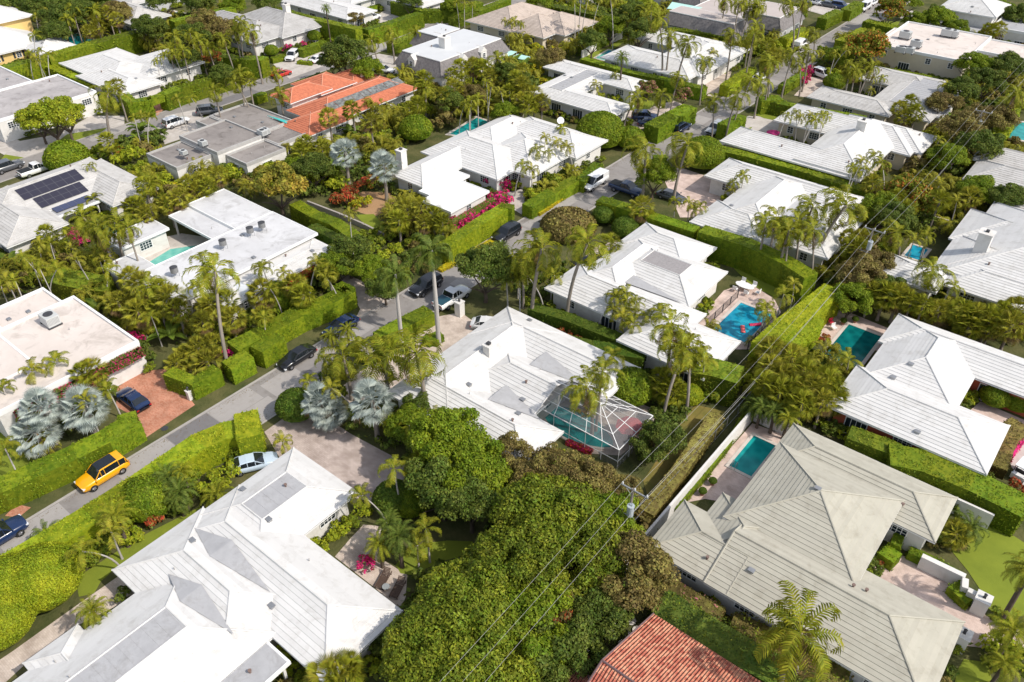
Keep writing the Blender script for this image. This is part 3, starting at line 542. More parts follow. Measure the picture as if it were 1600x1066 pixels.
# ---------------- plants: shared leaf meshes ----------------
def leaves(C, N, size, asp=.55, jit=.6, rg=rng):
    """one diamond leaf per centre C, facing roughly N"""
    n = len(C); N = N + rg.normal(0, jit, (n, 3)); N /= np.linalg.norm(N, axis=1)[:, None] + 1e-9
    A = rg.normal(0, 1, (n, 3)); U = np.cross(N, A); U /= np.linalg.norm(U, axis=1)[:, None] + 1e-9; W = np.cross(N, U)
    s = (size * rg.uniform(.6, 1.35, n))[:, None] if np.isscalar(size) else size[:, None]
    V = np.empty((n, 4, 3)); V[:, 0] = C + U * s; V[:, 1] = C + W * s * asp; V[:, 2] = C - U * s; V[:, 3] = C - W * s * asp
    return V.reshape(-1, 3), np.arange(n * 4).reshape(n, 4)
def crown_mesh(name, m, rx, rz, n, size, clumps=40, seed=1, flat=.25, gap=.0, extra=None, flower=0):
    """uneven crown: leaf clumps thrown through an ellipsoid, its middle hollow, its outline ragged"""
    rg = np.random.default_rng(seed)
    D = rg.normal(0, 1, (clumps, 3)); D[:, 2] = np.abs(D[:, 2]) * 1.0 - .35 * rg.random(clumps); D /= np.linalg.norm(D, axis=1)[:, None]
    rad = rg.uniform(.5, .86, clumps)[:, None]; CC = D * rad * np.array([rx, rx, rz]); cr = rg.uniform(.13, .30, clumps) * rx * (1.35 if clumps < 20 else 1)
    per = rg.choice(clumps, n, p=cr ** 2 / (cr ** 2).sum())
    d = rg.normal(0, 1, (n, 3)); d /= np.linalg.norm(d, axis=1)[:, None]; d[:, 2] = np.where(d[:, 2] < -.35, -d[:, 2], d[:, 2])
    C = CC[per] + d * (cr[per] * rg.uniform(.72, 1.04, n))[:, None] * np.array([1, 1, .8])
    V, F = leaves(C, d + .25 * np.array([0, 0, 1]), size, rg=rg)
    mi = np.zeros(len(F), int)
    mats = [m]
    if flower:
        mats.append(extra); mi[rg.random(len(F)) < flower * (C[:, 2] / rz > -.1)] = 1
    V[:, 2] += rz * flat
    return mesh_np(name, V, F, mats, mi)
def limbs_mesh(name, m, rx, h, seed=1, thick=.06):
    r_ = random.Random(seed); mb = MB(); fork = .32
    mb.tube([(0, 0, -.1), (.02, .03, fork * .5), (.0, .0, fork)], [thick / rx * 1.3, thick / rx, thick / rx * .9], 0, 7)
    for k in range(7):
        a = k * .9 + r_.random(); rr = r_.uniform(.45, .75)
        p1 = (math.cos(a) * rr * .4, math.sin(a) * rr * .4, fork + .22); p2 = (math.cos(a) * rr, math.sin(a) * rr, fork + .22 + r_.uniform(.15, .4))
        mb.tube([(0, 0, fork - .03), p1, p2], [thick / rx * .6, thick / rx * .4, .01], 0, 5)
    return mb.me(name, [m])
def unit_crown(name, m, n, size, seed, rz=.8, **k): return crown_mesh(name, m, 1.0, rz, n, size, seed=seed, **k)
CROWN = {}
for nm, key, n, sz, kw in (('ficus', 'ficus', 27000, .030, dict(clumps=95)), ('ficus2', 'hedge', 20000, .034, dict(clumps=60)), ('lime', 'lime', 10000, .042, dict(clumps=60)), ('olive', 'olive', 14000, .038, dict(clumps=60)), ('dark', 'dark', 15000, .037, dict(clumps=60)),
        ('mango', 'mango', 7000, .06, dict(clumps=44)), ('orange', 'ficus', 6500, .055, dict(clumps=44, extra=LF['orange'], flower=.42)), ('pink', 'ficus', 3500, .07, dict(clumps=30, extra=LF['pink'], flower=.5)), ('red', 'dark', 3500, .07, dict(clumps=30, extra=LF['red'], flower=.55)),
        ('reddish', 'olive', 6500, .055, dict(clumps=44, extra=LF['red'], flower=.3))):
    CROWN[nm] = [unit_crown('crown', LF[key], n, sz, 11 + 7 * i + len(nm), rz=(.72, .85)[i], **kw) for i in range(2)]
LIMB = [limbs_mesh('trunk', BARK_D, 1.0, 1.0, i) for i in range(3)]
def ball_mesh(name, m, n, size, seed, rz=.8, square=0):
    rg = np.random.default_rng(seed); d = rg.normal(0, 1, (n, 3)); d /= np.linalg.norm(d, axis=1)[:, None]; d[:, 2] = np.abs(d[:, 2]) * np.where(rg.random(n) < .85, 1, -.4)
    V, F = leaves(d * np.array([1, 1, rz]) * rg.uniform(.93, 1.02, n)[:, None], d, size, jit=.45, rg=rg)
    # solid heart so the clipped ball is opaque
    hv, hf = [], []; nu, nv = 14, 8; b = len(V)
    for j in range(nv + 1):
        for i in range(nu): ph = math.pi * (j / nv) * .62; hv.append((math.sin(ph) * math.cos(2 * math.pi * i / nu) * .93, math.sin(ph) * math.sin(2 * math.pi * i / nu) * .93, math.cos(ph) * rz * .93))
    hf = [(b + j * nu + i, b + (j + 1) * nu + i, b + (j + 1) * nu + (i + 1) % nu, b + j * nu + (i + 1) % nu) for j in range(nv) for i in range(nu)]
    return mesh_np(name, np.vstack([V, hv]), np.vstack([F, np.array(hf)]), [m])
BALL = {k: ball_mesh('foliage', LF[v_], 5000, .055, 5, rz_) for k, v_, rz_ in (('clip', 'hedge', .85), ('dome', 'olive', .62), ('limeclip', 'hedge_lime', .8), ('darkclip', 'hedge_dark', .85))}
BALL['mound'] = ball_mesh('foliage', LF['hedge_lime'], 22000, .026, 6, .8); BALL['bigclip'] = ball_mesh('foliage', LF['hedge'], 14000, .034, 7, .85)
def shrub_mesh(name, m, seed, n=420, size=.17, rz=.75, mats=None, fl=0): return crown_mesh(name, m, 1.0, rz, n, size, clumps=12, seed=seed, flat=.55, extra=mats, flower=fl)
SHRUB = {k: [shrub_mesh('shrub', LF[a], 30 + i + ord(k), 650, .12, mats=LF[e] if e else None, fl=f_) for i in range(3)] for k, a, e, f_ in (('s', 'ficus', None, 0), ('S', 'dark', None, 0), ('l', 'lime', None, 0), ('o', 'hedge', 'orange', .45), ('y', 'lime', 'yellow', .6), ('m', 'dark', 'magenta', .78), ('r', 'olive', 'red', .7), ('u', 'olive', None, 0))}
# ----- palms -----
def frond(V, F, base, az, elev, L, droop, nl, ll, rg, lean=0.0, w_=.10, vee=.5, tilt=0.0):
    """rachis arching out and down with paired drooping leaflets"""
    P = []; p = np.array(base, float); e = elev; step = L / 9
    side = np.array([-math.sin(az), math.cos(az), 0])
    for i in range(10):
        P.append(p.copy()); d = np.array([math.cos(az) * math.cos(e), math.sin(az) * math.cos(e), math.sin(e)]); p = p + d * step; e -= droop * (0.4 + i * .16) * .3
        az2 = az
    P = np.array(P)
    b = len(V)                           # rachis ribbon
    for i, q in enumerate(P): r = .035 * (1 - i / 11); V.append(q + side * r); V.append(q - side * r)
    for i in range(9): F.append((b + 2 * i, b + 2 * i + 1, b + 2 * i + 3, b + 2 * i + 2))
    for j in range(nl):
        t = .14 + .86 * (j + .5) / nl; k = min(8, int(t * 9)); q = P[k] + (P[k + 1] - P[k]) * (t * 9 - k)
        dr = P[k + 1] - P[k]; dr /= np.linalg.norm(dr); up = np.cross(side, dr); l = ll * (math.sin(math.pi * min(1, t * .92 + .08)) ** .6) * rg.uniform(.85, 1.1)
        for s_ in (-1, 1):
            d = side * s_ * .82 + dr * .55 + up * rg.uniform(-.1, .15) * -1; d /= np.linalg.norm(d)
            mid = q + d * l * .5 + np.array([0, 0, -.05 * l * vee]); tip = q + d * l * .88 + np.array([0, 0, -.55 * l * vee * rg.uniform(.6, 1.4)])
            b = len(V); V += [q - dr * w_ * .5, q + dr * w_ * .5, mid + dr * w_ * .55, tip, mid - dr * w_ * .45]; F.append((b, b + 1, b + 2, b + 3, b + 4))
def pinnate_crown(name, m, n, L, droop, nl, ll, seed, elo=-.5, ehi=1.35, wind=0.0, vee=.6, w_=.12, dead=0, mats=None):
    rg = np.random.default_rng(seed); V, F, mi = [], [], []
    for k in range(n):
        az = k * 2.39996 + rg.uniform(-.25, .25); f = (k + .5) / n; e = ehi + (elo - ehi) * f ** .85 + rg.uniform(-.12, .12)
        if wind: az += -wind * math.sin(az)   # fronds combed over to one side
        n0 = len(F); frond(V, F, (0, 0, rg.uniform(-.1, .1)), az, e, L * rg.uniform(.82, 1.08) * (1 - .25 * max(0, e - .9)), droop * rg.uniform(.8, 1.25), nl, ll, rg, vee=vee, w_=w_)
        mi += [1 if (dead and k >= n - dead) else 0] * (len(F) - n0)
    return mesh_np(name, V, F, [m, LF['dead']] if dead else [m], mi)
def fan_crown(name, m, n, pet, rad, seed, elo=-.9, ehi=1.4, seg=16, dead=0, spread=2.5):
    rg = np.random.default_rng(seed); V, F, mi = [], [], []
    for k in range(n):
        az = k * 2.39996 + rg.uniform(-.2, .2); f = (k + .5) / n; e = ehi + (elo - ehi) * f ** .9 + rg.uniform(-.1, .1); pl = pet * rg.uniform(.8, 1.15)
        d = np.array([math.cos(az) * math.cos(e), math.sin(az) * math.cos(e), math.sin(e)]); side = np.array([-math.sin(az), math.cos(az), 0]); up = np.cross(d, side); up = up if up[2] > 0 else -up
        p = d * pl + np.array([0, 0, -.12 * pl]); b = len(V); V += [side * .03, -side * .03, p - side * .03, p + side * .03]; F.append((b, b + 1, b + 2, b + 3)); n0 = len(F) - 1
        tw = rg.uniform(-.5, .5); s2 = side * math.cos(tw) + up * math.sin(tw); u2 = np.cross(d, s2); R_ = rad * rg.uniform(.85, 1.1)
        for j in range(seg):
            a0 = -spread / 2 + spread * j / seg; am = a0 + spread / seg / 2; a1 = a0 + spread / seg * .92
            D = lambda a, r, z_=0: p + (d * math.cos(a) + s2 * math.sin(a)) * r + np.array([0, 0, -.35 * r * r / R_ * (.35 + .65 * abs(a) / spread * 2)]) + u2 * z_
            b = len(V); V += [p, D(a0, R_ * .62, .02), D(am, R_ * rg.uniform(.9, 1.08), -.04), D(a1, R_ * .62, -.05)]; F.append((b, b + 1, b + 2, b + 3))
        mi += [1 if (dead and k >= n - dead) else 0] * (len(F) - n0)
    return mesh_np(name, V, F, [m, LF['dead']] if dead else [m], mi)
def trunk_me(name, m, r0, r1, lean, bulge=0, n=8, seed=0):
    rg = random.Random(seed); mb = MB(); P, Rr = [], []
    for i in range(8):
        t = i / 7; P.append((lean * t * t, .0, t)); Rr.append((r0 + (r1 - r0) * t + bulge * math.sin(math.pi * min(1, t * 1.15)) * .5) * (1.3 if i == 0 else 1))
    V = []; F = []
    for i, (p, r) in enumerate(zip(P, Rr)):
        for k in range(n): a = 2 * math.pi * k / n; V.append((p[0] + math.cos(a) * r, p[1] + math.sin(a) * r, p[2] - (.02 if i == 0 else 0)))
    for i in range(7):
        for k in range(n): F.append((i * n + k, i * n + (k + 1) % n, (i + 1) * n + (k + 1) % n, (i + 1) * n + k))
    F.append(tuple(range(7 * n, 8 * n))); return mesh_np(name, V, F, [m], smooth=True)
def areca_mesh(name, m, seed, n=11, L=2.3, spread=.9, nf=5, h=1.6):
    rg = np.random.default_rng(seed); V, F, mi = [], [], []
    for s_ in range(n):
        a = rg.uniform(0, 6.28); r = spread * math.sqrt(rg.random()); hh = h * rg.uniform(.35, 1.1); base = np.array([math.cos(a) * r, math.sin(a) * r, hh]); b = len(V)
        q0 = base * np.array([.6, .6, 0]); sd_ = np.array([.035, 0, 0]); s2 = np.array([0, .035, 0])
        V += [q0 - sd_, q0 + sd_, base + sd_, base - sd_, q0 - s2, q0 + s2, base + s2, base - s2]; F += [(b, b + 1, b + 2, b + 3), (b + 4, b + 5, b + 6, b + 7)]
        for k in range(nf):
            az = a + rg.uniform(-1.5, 1.5) if r > .3 * spread else rg.uniform(0, 6.28); frond(V, F, base, az, rg.uniform(.5, 1.35), L * rg.uniform(.7, 1.1), 1.15 * rg.uniform(.8, 1.3), 11, .38, rg, vee=.5, w_=.10)
    return mesh_np(name, V, F, [m])
def banana_mesh(name, m, seed, n=10, L=2.0, h=1.2, wd=.30):
    rg = np.random.default_rng(seed); V, F = [], []
    for k in range(n):
        az = k * 2.4 + rg.uniform(-.3, .3); e = rg.uniform(.7, 1.4); p = np.array([math.cos(az) * .06, math.sin(az) * .06, h * rg.uniform(.45, .6)]); side = np.array([-math.sin(az), math.cos(az), 0]); b = len(V); Ls = L * rg.uniform(.7, 1.15)
        b = len(V)
        for i in range(7):
            t = i / 6; ww = wd * math.sin(math.pi * (.06 + .9 * t)) ** .7 * (1 if i else .2); V += [p - side * ww + np.array([0, 0, .05]), p.copy() - np.array([0, 0, .03]), p + side * ww + np.array([0, 0, .05])]
            d = np.array([math.cos(az) * math.cos(e), math.sin(az) * math.cos(e), math.sin(e)]); p = p + d * Ls / 6; e -= .26
        for i in range(6):
            for c in (0, 1): F.append((b + 3 * i + c, b + 3 * i + c + 1, b + 3 * i + 4 + c, b + 3 * i + 3 + c))
    return mesh_np(name, V, F, [m])
PT = {}     # kind -> (name, adjective, category, crowns, trunks(mesh, lean), crown scale, group)
T_ = lambda *a, **k: [(trunk_me('trunk', *a, lean=l, seed=i, **k), l) for i, l in enumerate((.3, 1.1, 2.0))]
PT['c'] = ('coconut_palm', 'coconut palm', [pinnate_crown('crown', LF['palm'], 18 + i, 3.6, 1.25, 20, .62, 40 + i, -.75, 1.25, wind=(.5, .95, .2, .7)[i], vee=.6, w_=.10, dead=(0, 1, 3, 2)[i]) for i in range(4)], T_(BARK, .17, .12), 1.0)
PT['r'] = ('royal_palm', 'royal palm', [pinnate_crown('crown', LF['palm_d'], 20, 4.2, 1.1, 24, .8, 50 + i, -.6, 1.3, wind=.7, vee=1.15, w_=.11) for i in range(2)], [(trunk_me('trunk', BARK_R, .28, .15, lean=.1, bulge=.16), .1)], 1.0)
PT['d'] = ('christmas_palm', 'slim palm', [pinnate_crown('crown', LF['palm_y'] if i == 1 else LF['palm'], 10 + i, 2.15, 1.15, 15, .42, 60 + i, -.1, 1.3, wind=.3 + .2 * i, vee=.5, w_=.085) for i in range(3)], T_(BARK_R, .09, .06), 1.0)
PT['f'] = ('fan_palm', 'fan palm', [fan_crown('crown', LF['palm_y'] if i == 1 else LF['palm'], 34, .95, .95, 70 + i, dead=(0, 5)[i]) for i in range(2)], [(trunk_me('trunk', BARK, .17, .14, lean=.1), .1)], 1.0)
PT['s'] = ('silver_fan_palm', 'silver fan palm', [fan_crown('crown', LF['silver'], 34, 1.25, 1.2, 80 + i, -.7, 1.35, 20, spread=2.9, dead=2) for i in range(2)], [(trunk_me('trunk', BARK, .26, .2, lean=.1), .1)], 1.0)
PT['p'] = ('date_palm', 'date palm', [pinnate_crown('crown', LF['palm_d'] if i else LF['palm'], 34, 2.0, .85, 20, .30, 90 + i, -.5, 1.4, vee=.3, w_=.05) for i in range(2)], [(trunk_me('trunk', BARK_D, .16, .15, lean=.1), .1)], 1.0)
ARECA = [areca_mesh('areca_palm', LF['palm_y'], 100 + i) for i in range(3)]
BANANA = [banana_mesh('banana_plant', LF['banana'], 110 + i) for i in range(2)]
PLANTS = []      # (object, noun, x, y, dry adjective, category)
pr = random.Random(99)
def palm(kind, x, y, h, sc_=1.0, crown_at=True):
    nm, noun, crowns, trunks, _ = PT[kind]; tm, lean = pr.choice(trunks) if h > 4.5 else trunks[0]
    rz = pr.uniform(0, 6.283)
    if crown_at: x -= math.cos(rz) * lean; y -= math.sin(rz) * lean
    root = empty(nm, (x, y, 0), rz); t = link('trunk', tm, root); sc_ *= pr.uniform(.82, 1.2); t.scale = (sc_ if sc_ > .8 else .8, sc_ if sc_ > .8 else .8, h)
    c = link('crown', pr.choice(crowns), root, (lean * (sc_ if sc_ > .8 else .8), 0, h)); c.scale = (sc_,) * 3; c.rotation_euler = (pr.uniform(-.15, .15), pr.uniform(-.15, .15), 2.6 - rz + pr.uniform(-.5, .5))
    size = 'tall ' if h > 9.5 else ('short ' if h < 4.5 else '')
    PLANTS.append((root, size + noun, x, y, 'palm tree')); return root
def tree(kind, x, y, r, h, noun=None):
    """h = height of the crown's widest level; the crown mesh has unit radius"""
    root = empty('tree', (x, y, 0), pr.uniform(0, 6.28)); t = link('trunk', pr.choice(LIMB), root); t.scale = (r, r, max(h, r * .8))
    c = link('crown', pr.choice(CROWN[kind]), root, (0, 0, max(h - r * .2, r * .45))); c.scale = (r, r, r)
    adj = dict(ficus='deep green leafy tree', ficus2='green leafy tree', lime='lime green spreading tree', olive='brownish-green glossy tree', dark='dark green tree', mango='yellow-brown mango tree', orange='tree with orange-tipped crown', pink='pink flowering tree', red='red-leaved tree', reddish='green tree with reddish new leaves')[kind]
    PLANTS.append((root, ('broad ' if r > 4.6 else ('small ' if r < 2.6 else '')) + (noun or adj), x, y, 'tree')); return root
def ball(kind, x, y, r, h=None, noun='clipped round topiary bush'):
    root = link('topiary_bush', BALL[kind], None, (x, y, (h if h is not None else r * .35))); root.scale = (r, r, r); root.rotation_euler[2] = pr.uniform(0, 6)
    PLANTS.append((root, noun, x, y, 'bush')); return root
SH = dict(s='green shrub', S='dark green shrub', l='lime green shrub', o='orange-tipped shrub', y='yellow-leaved shrub', m='magenta flowering shrub', r='reddish shrub', u='olive-brown shrub')
def shrub(kind, x, y, r):
    if kind == 'a': o = link('areca_palm', pr.choice(ARECA), None, (x, y, 0)); nn, cc = 'areca palm clump', 'palm clump'; r = r * .62
    elif kind == 'b': o = link('banana_plant', pr.choice(BANANA), None, (x, y, 0)); nn, cc = 'broad-leaved banana plant', 'plant'; r = r * .75
    else: o = link('shrub', pr.choice(SHRUB[kind]), None, (x, y, 0)); nn, cc = SH[kind], 'shrub'
    o.scale = (r, r, r * pr.uniform(.85, 1.25)); o.rotation_euler[2] = pr.uniform(0, 6.28); PLANTS.append((o, nn, x, y, cc)); return o
# ----- hedges: clipped solid body with a leafy skin -----
def hedge(P, wd, h, m='hedge', m2=None, f2=.4, dens=None, label=None, cat='hedge', z0=0, name='hedge', rough=.10, top=None):
    P = [np.array(p, float) for p in P]; n = len(P); L_, R_ = [], []
    for i in range(n):
        d = (P[min(i + 1, n - 1)] - P[max(i - 1, 0)]); d /= np.linalg.norm(d); q = np.array([-d[1], d[0]]) * wd / 2; L_.append(P[i] + q); R_.append(P[i] - q)
    d0 = (P[0] - P[1]) / np.linalg.norm(P[0] - P[1]); far = np.linalg.norm(sum(P) / n) > 120
    dens = dens or (10 if far else 42); sz = .19 if far else .095
    V, F = [], []; C, N = [], []
    mb = MB(); ii = .06
    def patch(a, b, c, d, nrm):       # a,b,c,d corners
        a, b, c, d = map(lambda t: np.array(t, float), (a, b, c, d)); mb.face([a, b, c, d])
        area = np.linalg.norm(b - a) * np.linalg.norm(d - a); k = int(area * dens); u, v_ = rng.random((k, 1)), rng.random((k, 1))
        q = a + (b - a) * u + (d - a) * v_ + (c - b - d + a) * u * v_; bump = np.sin(q[:, :1] * 2.1) * np.sin(q[:, 1:2] * 1.7 + 1) * (.06 + rough * .35) + rng.normal(0, .05, (k, 1))
        C.append(q + np.array(nrm) * (rough * .4 + bump)); N.append(np.repeat(np.array([nrm], float), k, 0))
    z1 = h
    for i in range(n - 1):
        l0, l1, r0, r1 = L_[i], L_[i + 1], R_[i], R_[i + 1]; q = (l0 - r0) / np.linalg.norm(l0 - r0); nl = (q[0], q[1], 0); nr = (-q[0], -q[1], 0)
        patch((*r0, z1), (*r1, z1), (*l1, z1), (*l0, z1), (0, 0, 1)); patch((*l1, z0), (*l0, z0), (*l0, z1), (*l1, z1), nl); patch((*r0, z0), (*r1, z0), (*r1, z1), (*r0, z1), nr)
    for i, s_ in ((0, 1), (n - 1, -1)):
        e = (P[0] - P[1]) if i == 0 else (P[-1] - P[-2]); e /= np.linalg.norm(e); patch((*L_[i], z0), (*R_[i], z0), (*R_[i], z1), (*L_[i], z1), (e[0], e[1], 0))
    V, F = leaves(np.vstack(C), np.vstack(N), sz, asp=.6, jit=.5); b = len(V)
    Fh = np.array(mb.f) + b; mi = np.zeros(len(F) + len(Fh), int); mi[:len(F)] = (rng.random(len(F)) < f2) if m2 else 0
    me = mesh_np(name, np.vstack([V, np.array(mb.v)]), np.vstack([F, Fh]), [LF[m]] + ([LF[m2]] if m2 else []), mi)
    o = link(name, me); cx, cy = P[n // 2] if n > 2 else (P[0] + P[1]) / 2
    if label: tag(o, label, cat)
    else: PLANTS.append((o, dict(hedge='clipped green hedge', hedge_dark='dark clipped hedge', hedge_lime='bright lime clipped hedge', magenta='magenta bougainvillea hedge', yellow='strip of yellow-leaved edging plants', olive='creeping olive-green hedge', red='reddish creeper hedge', ficus='leafy unclipped hedge', dark='tall shaggy green hedge', palm='bushy screen hedge')[m], cx, cy, cat))
    for i in range(n - 1):      # keep scattered plants off it
        CLEAR.append(np.array([L_[i], L_[i + 1], R_[i + 1], R_[i]]))
    return o
# ---------------- hedges (centre line of their top, from the survey) ----------------
def HG(t, s, z, wd, m='hedge', **k): return hedge(pts(t, s, z), wd, z, m, **k)
HG('8', '-150,965 0,905 170,830 440,710 620,620 800,510', 2.4, 2.4)
HG('8', '700,520 810,490', 2.3, 1.6)
HG('8', '1000,225 1150,285 1290,205', 2.2, 1.6); HG('8', '1345,195 1480,125', 2.3, 2.0); HG('8', '1525,100 1660,10', 2.4, 2.0)
HG('5', '-140,1070 0,1000 250,865 430,790 555,725', 2.4, 2.4); HG('5', '560,740 480,700', 2.4, 1.8); HG('5', '-60,1130 -180,1170', 2.2, 1.4)
HG('12', '-110,450 30,370 260,235 530,70 830,-125 1180,-365 1330,-430 1480,-460', 2.8, 2.7, 'hedge_lime'); HG('8', '1460,470 1480,620', 3.3, 2.4, 'hedge_lime')
HG('5', '1490,230 1330,325 1110,475', 2.8, 1.9, 'hedge_lime'); HG('5', '1450,230 1530,240', 2.9, 1.4)
HG('5', '1420,430 1240,530 1090,610', .45, .9, 'yellow'); HG('6', '150,275 260,200 395,115', .5, 1.0, 'yellow')
HG('6', '90,235 230,150 390,65', 2.0, 1.9); HG('2', '400,1075 515,970', 2.0, 1.7)
HG('5', '230,215 350,285 470,330 600,420', 2.8, 2.0); HG('5', '330,350 490,425', 2.6, 1.6, 'hedge_dark')
HG('6', '520,190 640,225 860,300 1100,375', 3.0, 2.0); HG('6', '1130,370 1400,450 1640,560 1780,650', 3.8, 2.4)
HG('6', '110,830 320,890 520,970 750,1060', 2.2, 1.7, 'hedge_dark'); HG('10', '220,20 480,80 790,120', 2.4, 2.2, 'hedge_dark')
HG('10', '1080,185 1200,205 1360,250', 3.6, 3.2, 'ficus'); HG('7', '470,720 330,830 190,930 40,1070', 3.6, 2.6, 'hedge_lime'); HG('11', '350,-100 230,20 120,120', 3.2, 2.6, 'palm' if 0 else 'hedge_lime')
HG('e', '215,205 420,250 720,330 1180,480', 2.8, 2.2); HG('11', '560,590 700,640 860,700', 2.4, 2.2, 'ficus'); HG('11', '800,720 1000,760 1300,880 1620,1040', 2.8, 3.2, 'hedge')
HG('14', '930,500 1060,580 1240,680', 2.0, 2.2, 'olive', m2='pink', f2=.25); HG('14', '880,580 1100,720 1400,900 1600,1010 1800,1110', 2.2, 2.8, 'dark', m2='ficus', f2=.4, rough=.8); HG('14', '1300,720 1460,790 1700,920 2000,1060', 1.9, 2.6, 'olive', m2='ficus', f2=.5, rough=.8)
HG('10', '1395,470 1280,660 1150,830 960,1040', .8, .6); HG('10', '1220,480 1000,810 800,1066', 1.7, 1.5, 'olive')
HG('0', '-80,420 120,375 270,340', 4, 2.6); HG('0', '270,335 540,255 820,185', 4.2, 2.8); HG('0', '1020,125 1230,75 1390,45', 5, 2.6); HG('0', '290,385 420,440 560,495', 2.6, 2.2, 'hedge_lime')
HG('0', '730,560 780,600 900,585', 3.2, 2.2); HG('0', '960,560 1060,520 1250,465 1400,420', 3.2, 2.2); HG('0', '870,590 960,560', 3.2, 1.6, z0=1.9); HG('0', '1350,330 1420,350', 3.6, 2.4); HG('1', '-90,345 20,345 50,350', 3.8, 2.6)
HG('1', '110,45 330,105 610,170', 4.4, 2.2); HG('1', '650,175 820,125 975,75', 3.4, 2.2); HG('1', '720,225 860,175 990,125', 1.3, 1.3)
HG('1', '260,295 410,240', 1.8, 1.7); HG('1', '440,225 540,255', 1.4, 1.5); HG('1', '250,360 320,370 330,340', .7, 1.2); HG('1', '90,345 190,320', 1.2, 1.2)
HG('1', '800,260 960,195', 2.2, 2.4, 'ficus'); HG('1', '820,5 1000,60 1180,55 1330,10', 3, 2.6); HG('1', '1160,110 1310,70', 2.2, 2.2, 'ficus'); HG('1', '1310,65 1500,-10', 2.4, 2)
HG('1', '600,70 740,20', 1.2, 1.6); HG('1', '240,500 400,440', 1.6, 1.8, 'hedge_dark'); HG('1', '-10,570 50,550', 1.6, 1.6)
HG('2', '420,345 700,425 920,470 1150,525', 2.4, 1.9); HG('2', '830,750 960,680 1060,630', 3, 3.0); HG('2', '1470,590 1600,580', 2.6, 2.6); HG('2', '1250,740 1370,685', 2.8, 1.9)
HG('2', '1265,510 1430,400', 2.2, 2.0, 'hedge_lime'); HG('2', '840,930 920,930', 1.0, 1.2); HG('2', '940,170 1130,190 1300,215', 2.6, 2.2); HG('2', '230,30 600,100', 3, 2.8, 'ficus'); HG('2', '410,280 620,180', 2.0, 1.6, 'ficus')
HG('3', '510,245 660,170', 2.6, 2.8, 'hedge_lime'); HG('3', '660,120 850,165', 3.4, 3.0); HG('3', '170,230 300,165', 2.8, 2.0, 'hedge_lime'); HG('3', '400,110 500,60', 2.6, 2.4); HG('3', '740,400 1090,465', 1.6, 1.4)
HG('3', '20,580 200,620 420,660 660,700', 2.4, 2.0); HG('3', '160,510 290,430', 1.8, 1.6, 'hedge'); HG('3', '1540,640 1440,810', 3.4, 2.4, 'hedge_lime'); HG('3', '540,60 620,10', 2.6, 2.6)
HG('11', '1590,540 1500,600 1450,700 1420,790', 1.3, 2.4, 'olive'); HG('11', '1620,590 1560,640 1510,730', .9, .8, 'magenta')
HG('15', '760,270 850,330', 1.2, 1.5); HG('15', '820,200 880,225', 1.6, 1.8); HG('15', '920,275 1060,340 1220,430', .9, 1.0); HG('15', '1180,480 1290,580', .9, 1.4)
HG('9', '1000,20 1090,40', .8, 1.2); HG('5', '730,1010 870,930 1030,850', 1.9, 2.2, 'hedge'); HG('5', '1010,1030 1100,990', .9, 1.3)
hedge([(-73.1, 75.6), (-73.1, 80), (-73.1, 84.5), (-72.6, 88.0)], .8, 1.9, 'hedge_dark', m2='magenta', f2=.45)
for k in range(9): tag(shrub('m', -73.1 + pr.uniform(-.25, .4), 76 + k * 1.5, pr.uniform(1.0, 1.6) * (1.25 if k > 6 else 1)), None); hedge([(-77.9, 49), (-77.9, 59)], 1.0, 2.5, 'red', m2='hedge', f2=.4, z0=1.2); hedge([(-78.6, 16.5), (-78.6, 30.5)], .7, 3.5, 'hedge_dark', m2='magenta', f2=.3, z0=2.5); HG('10', '330,640 470,700', .4, .6, 'red', m2='magenta', f2=.4)
HG('k', '370,230 590,140', 1.4, 2.0, 'hedge_dark'); HG('4', '310,640 600,700 560,740', 2.6, 3.6, 'ficus')
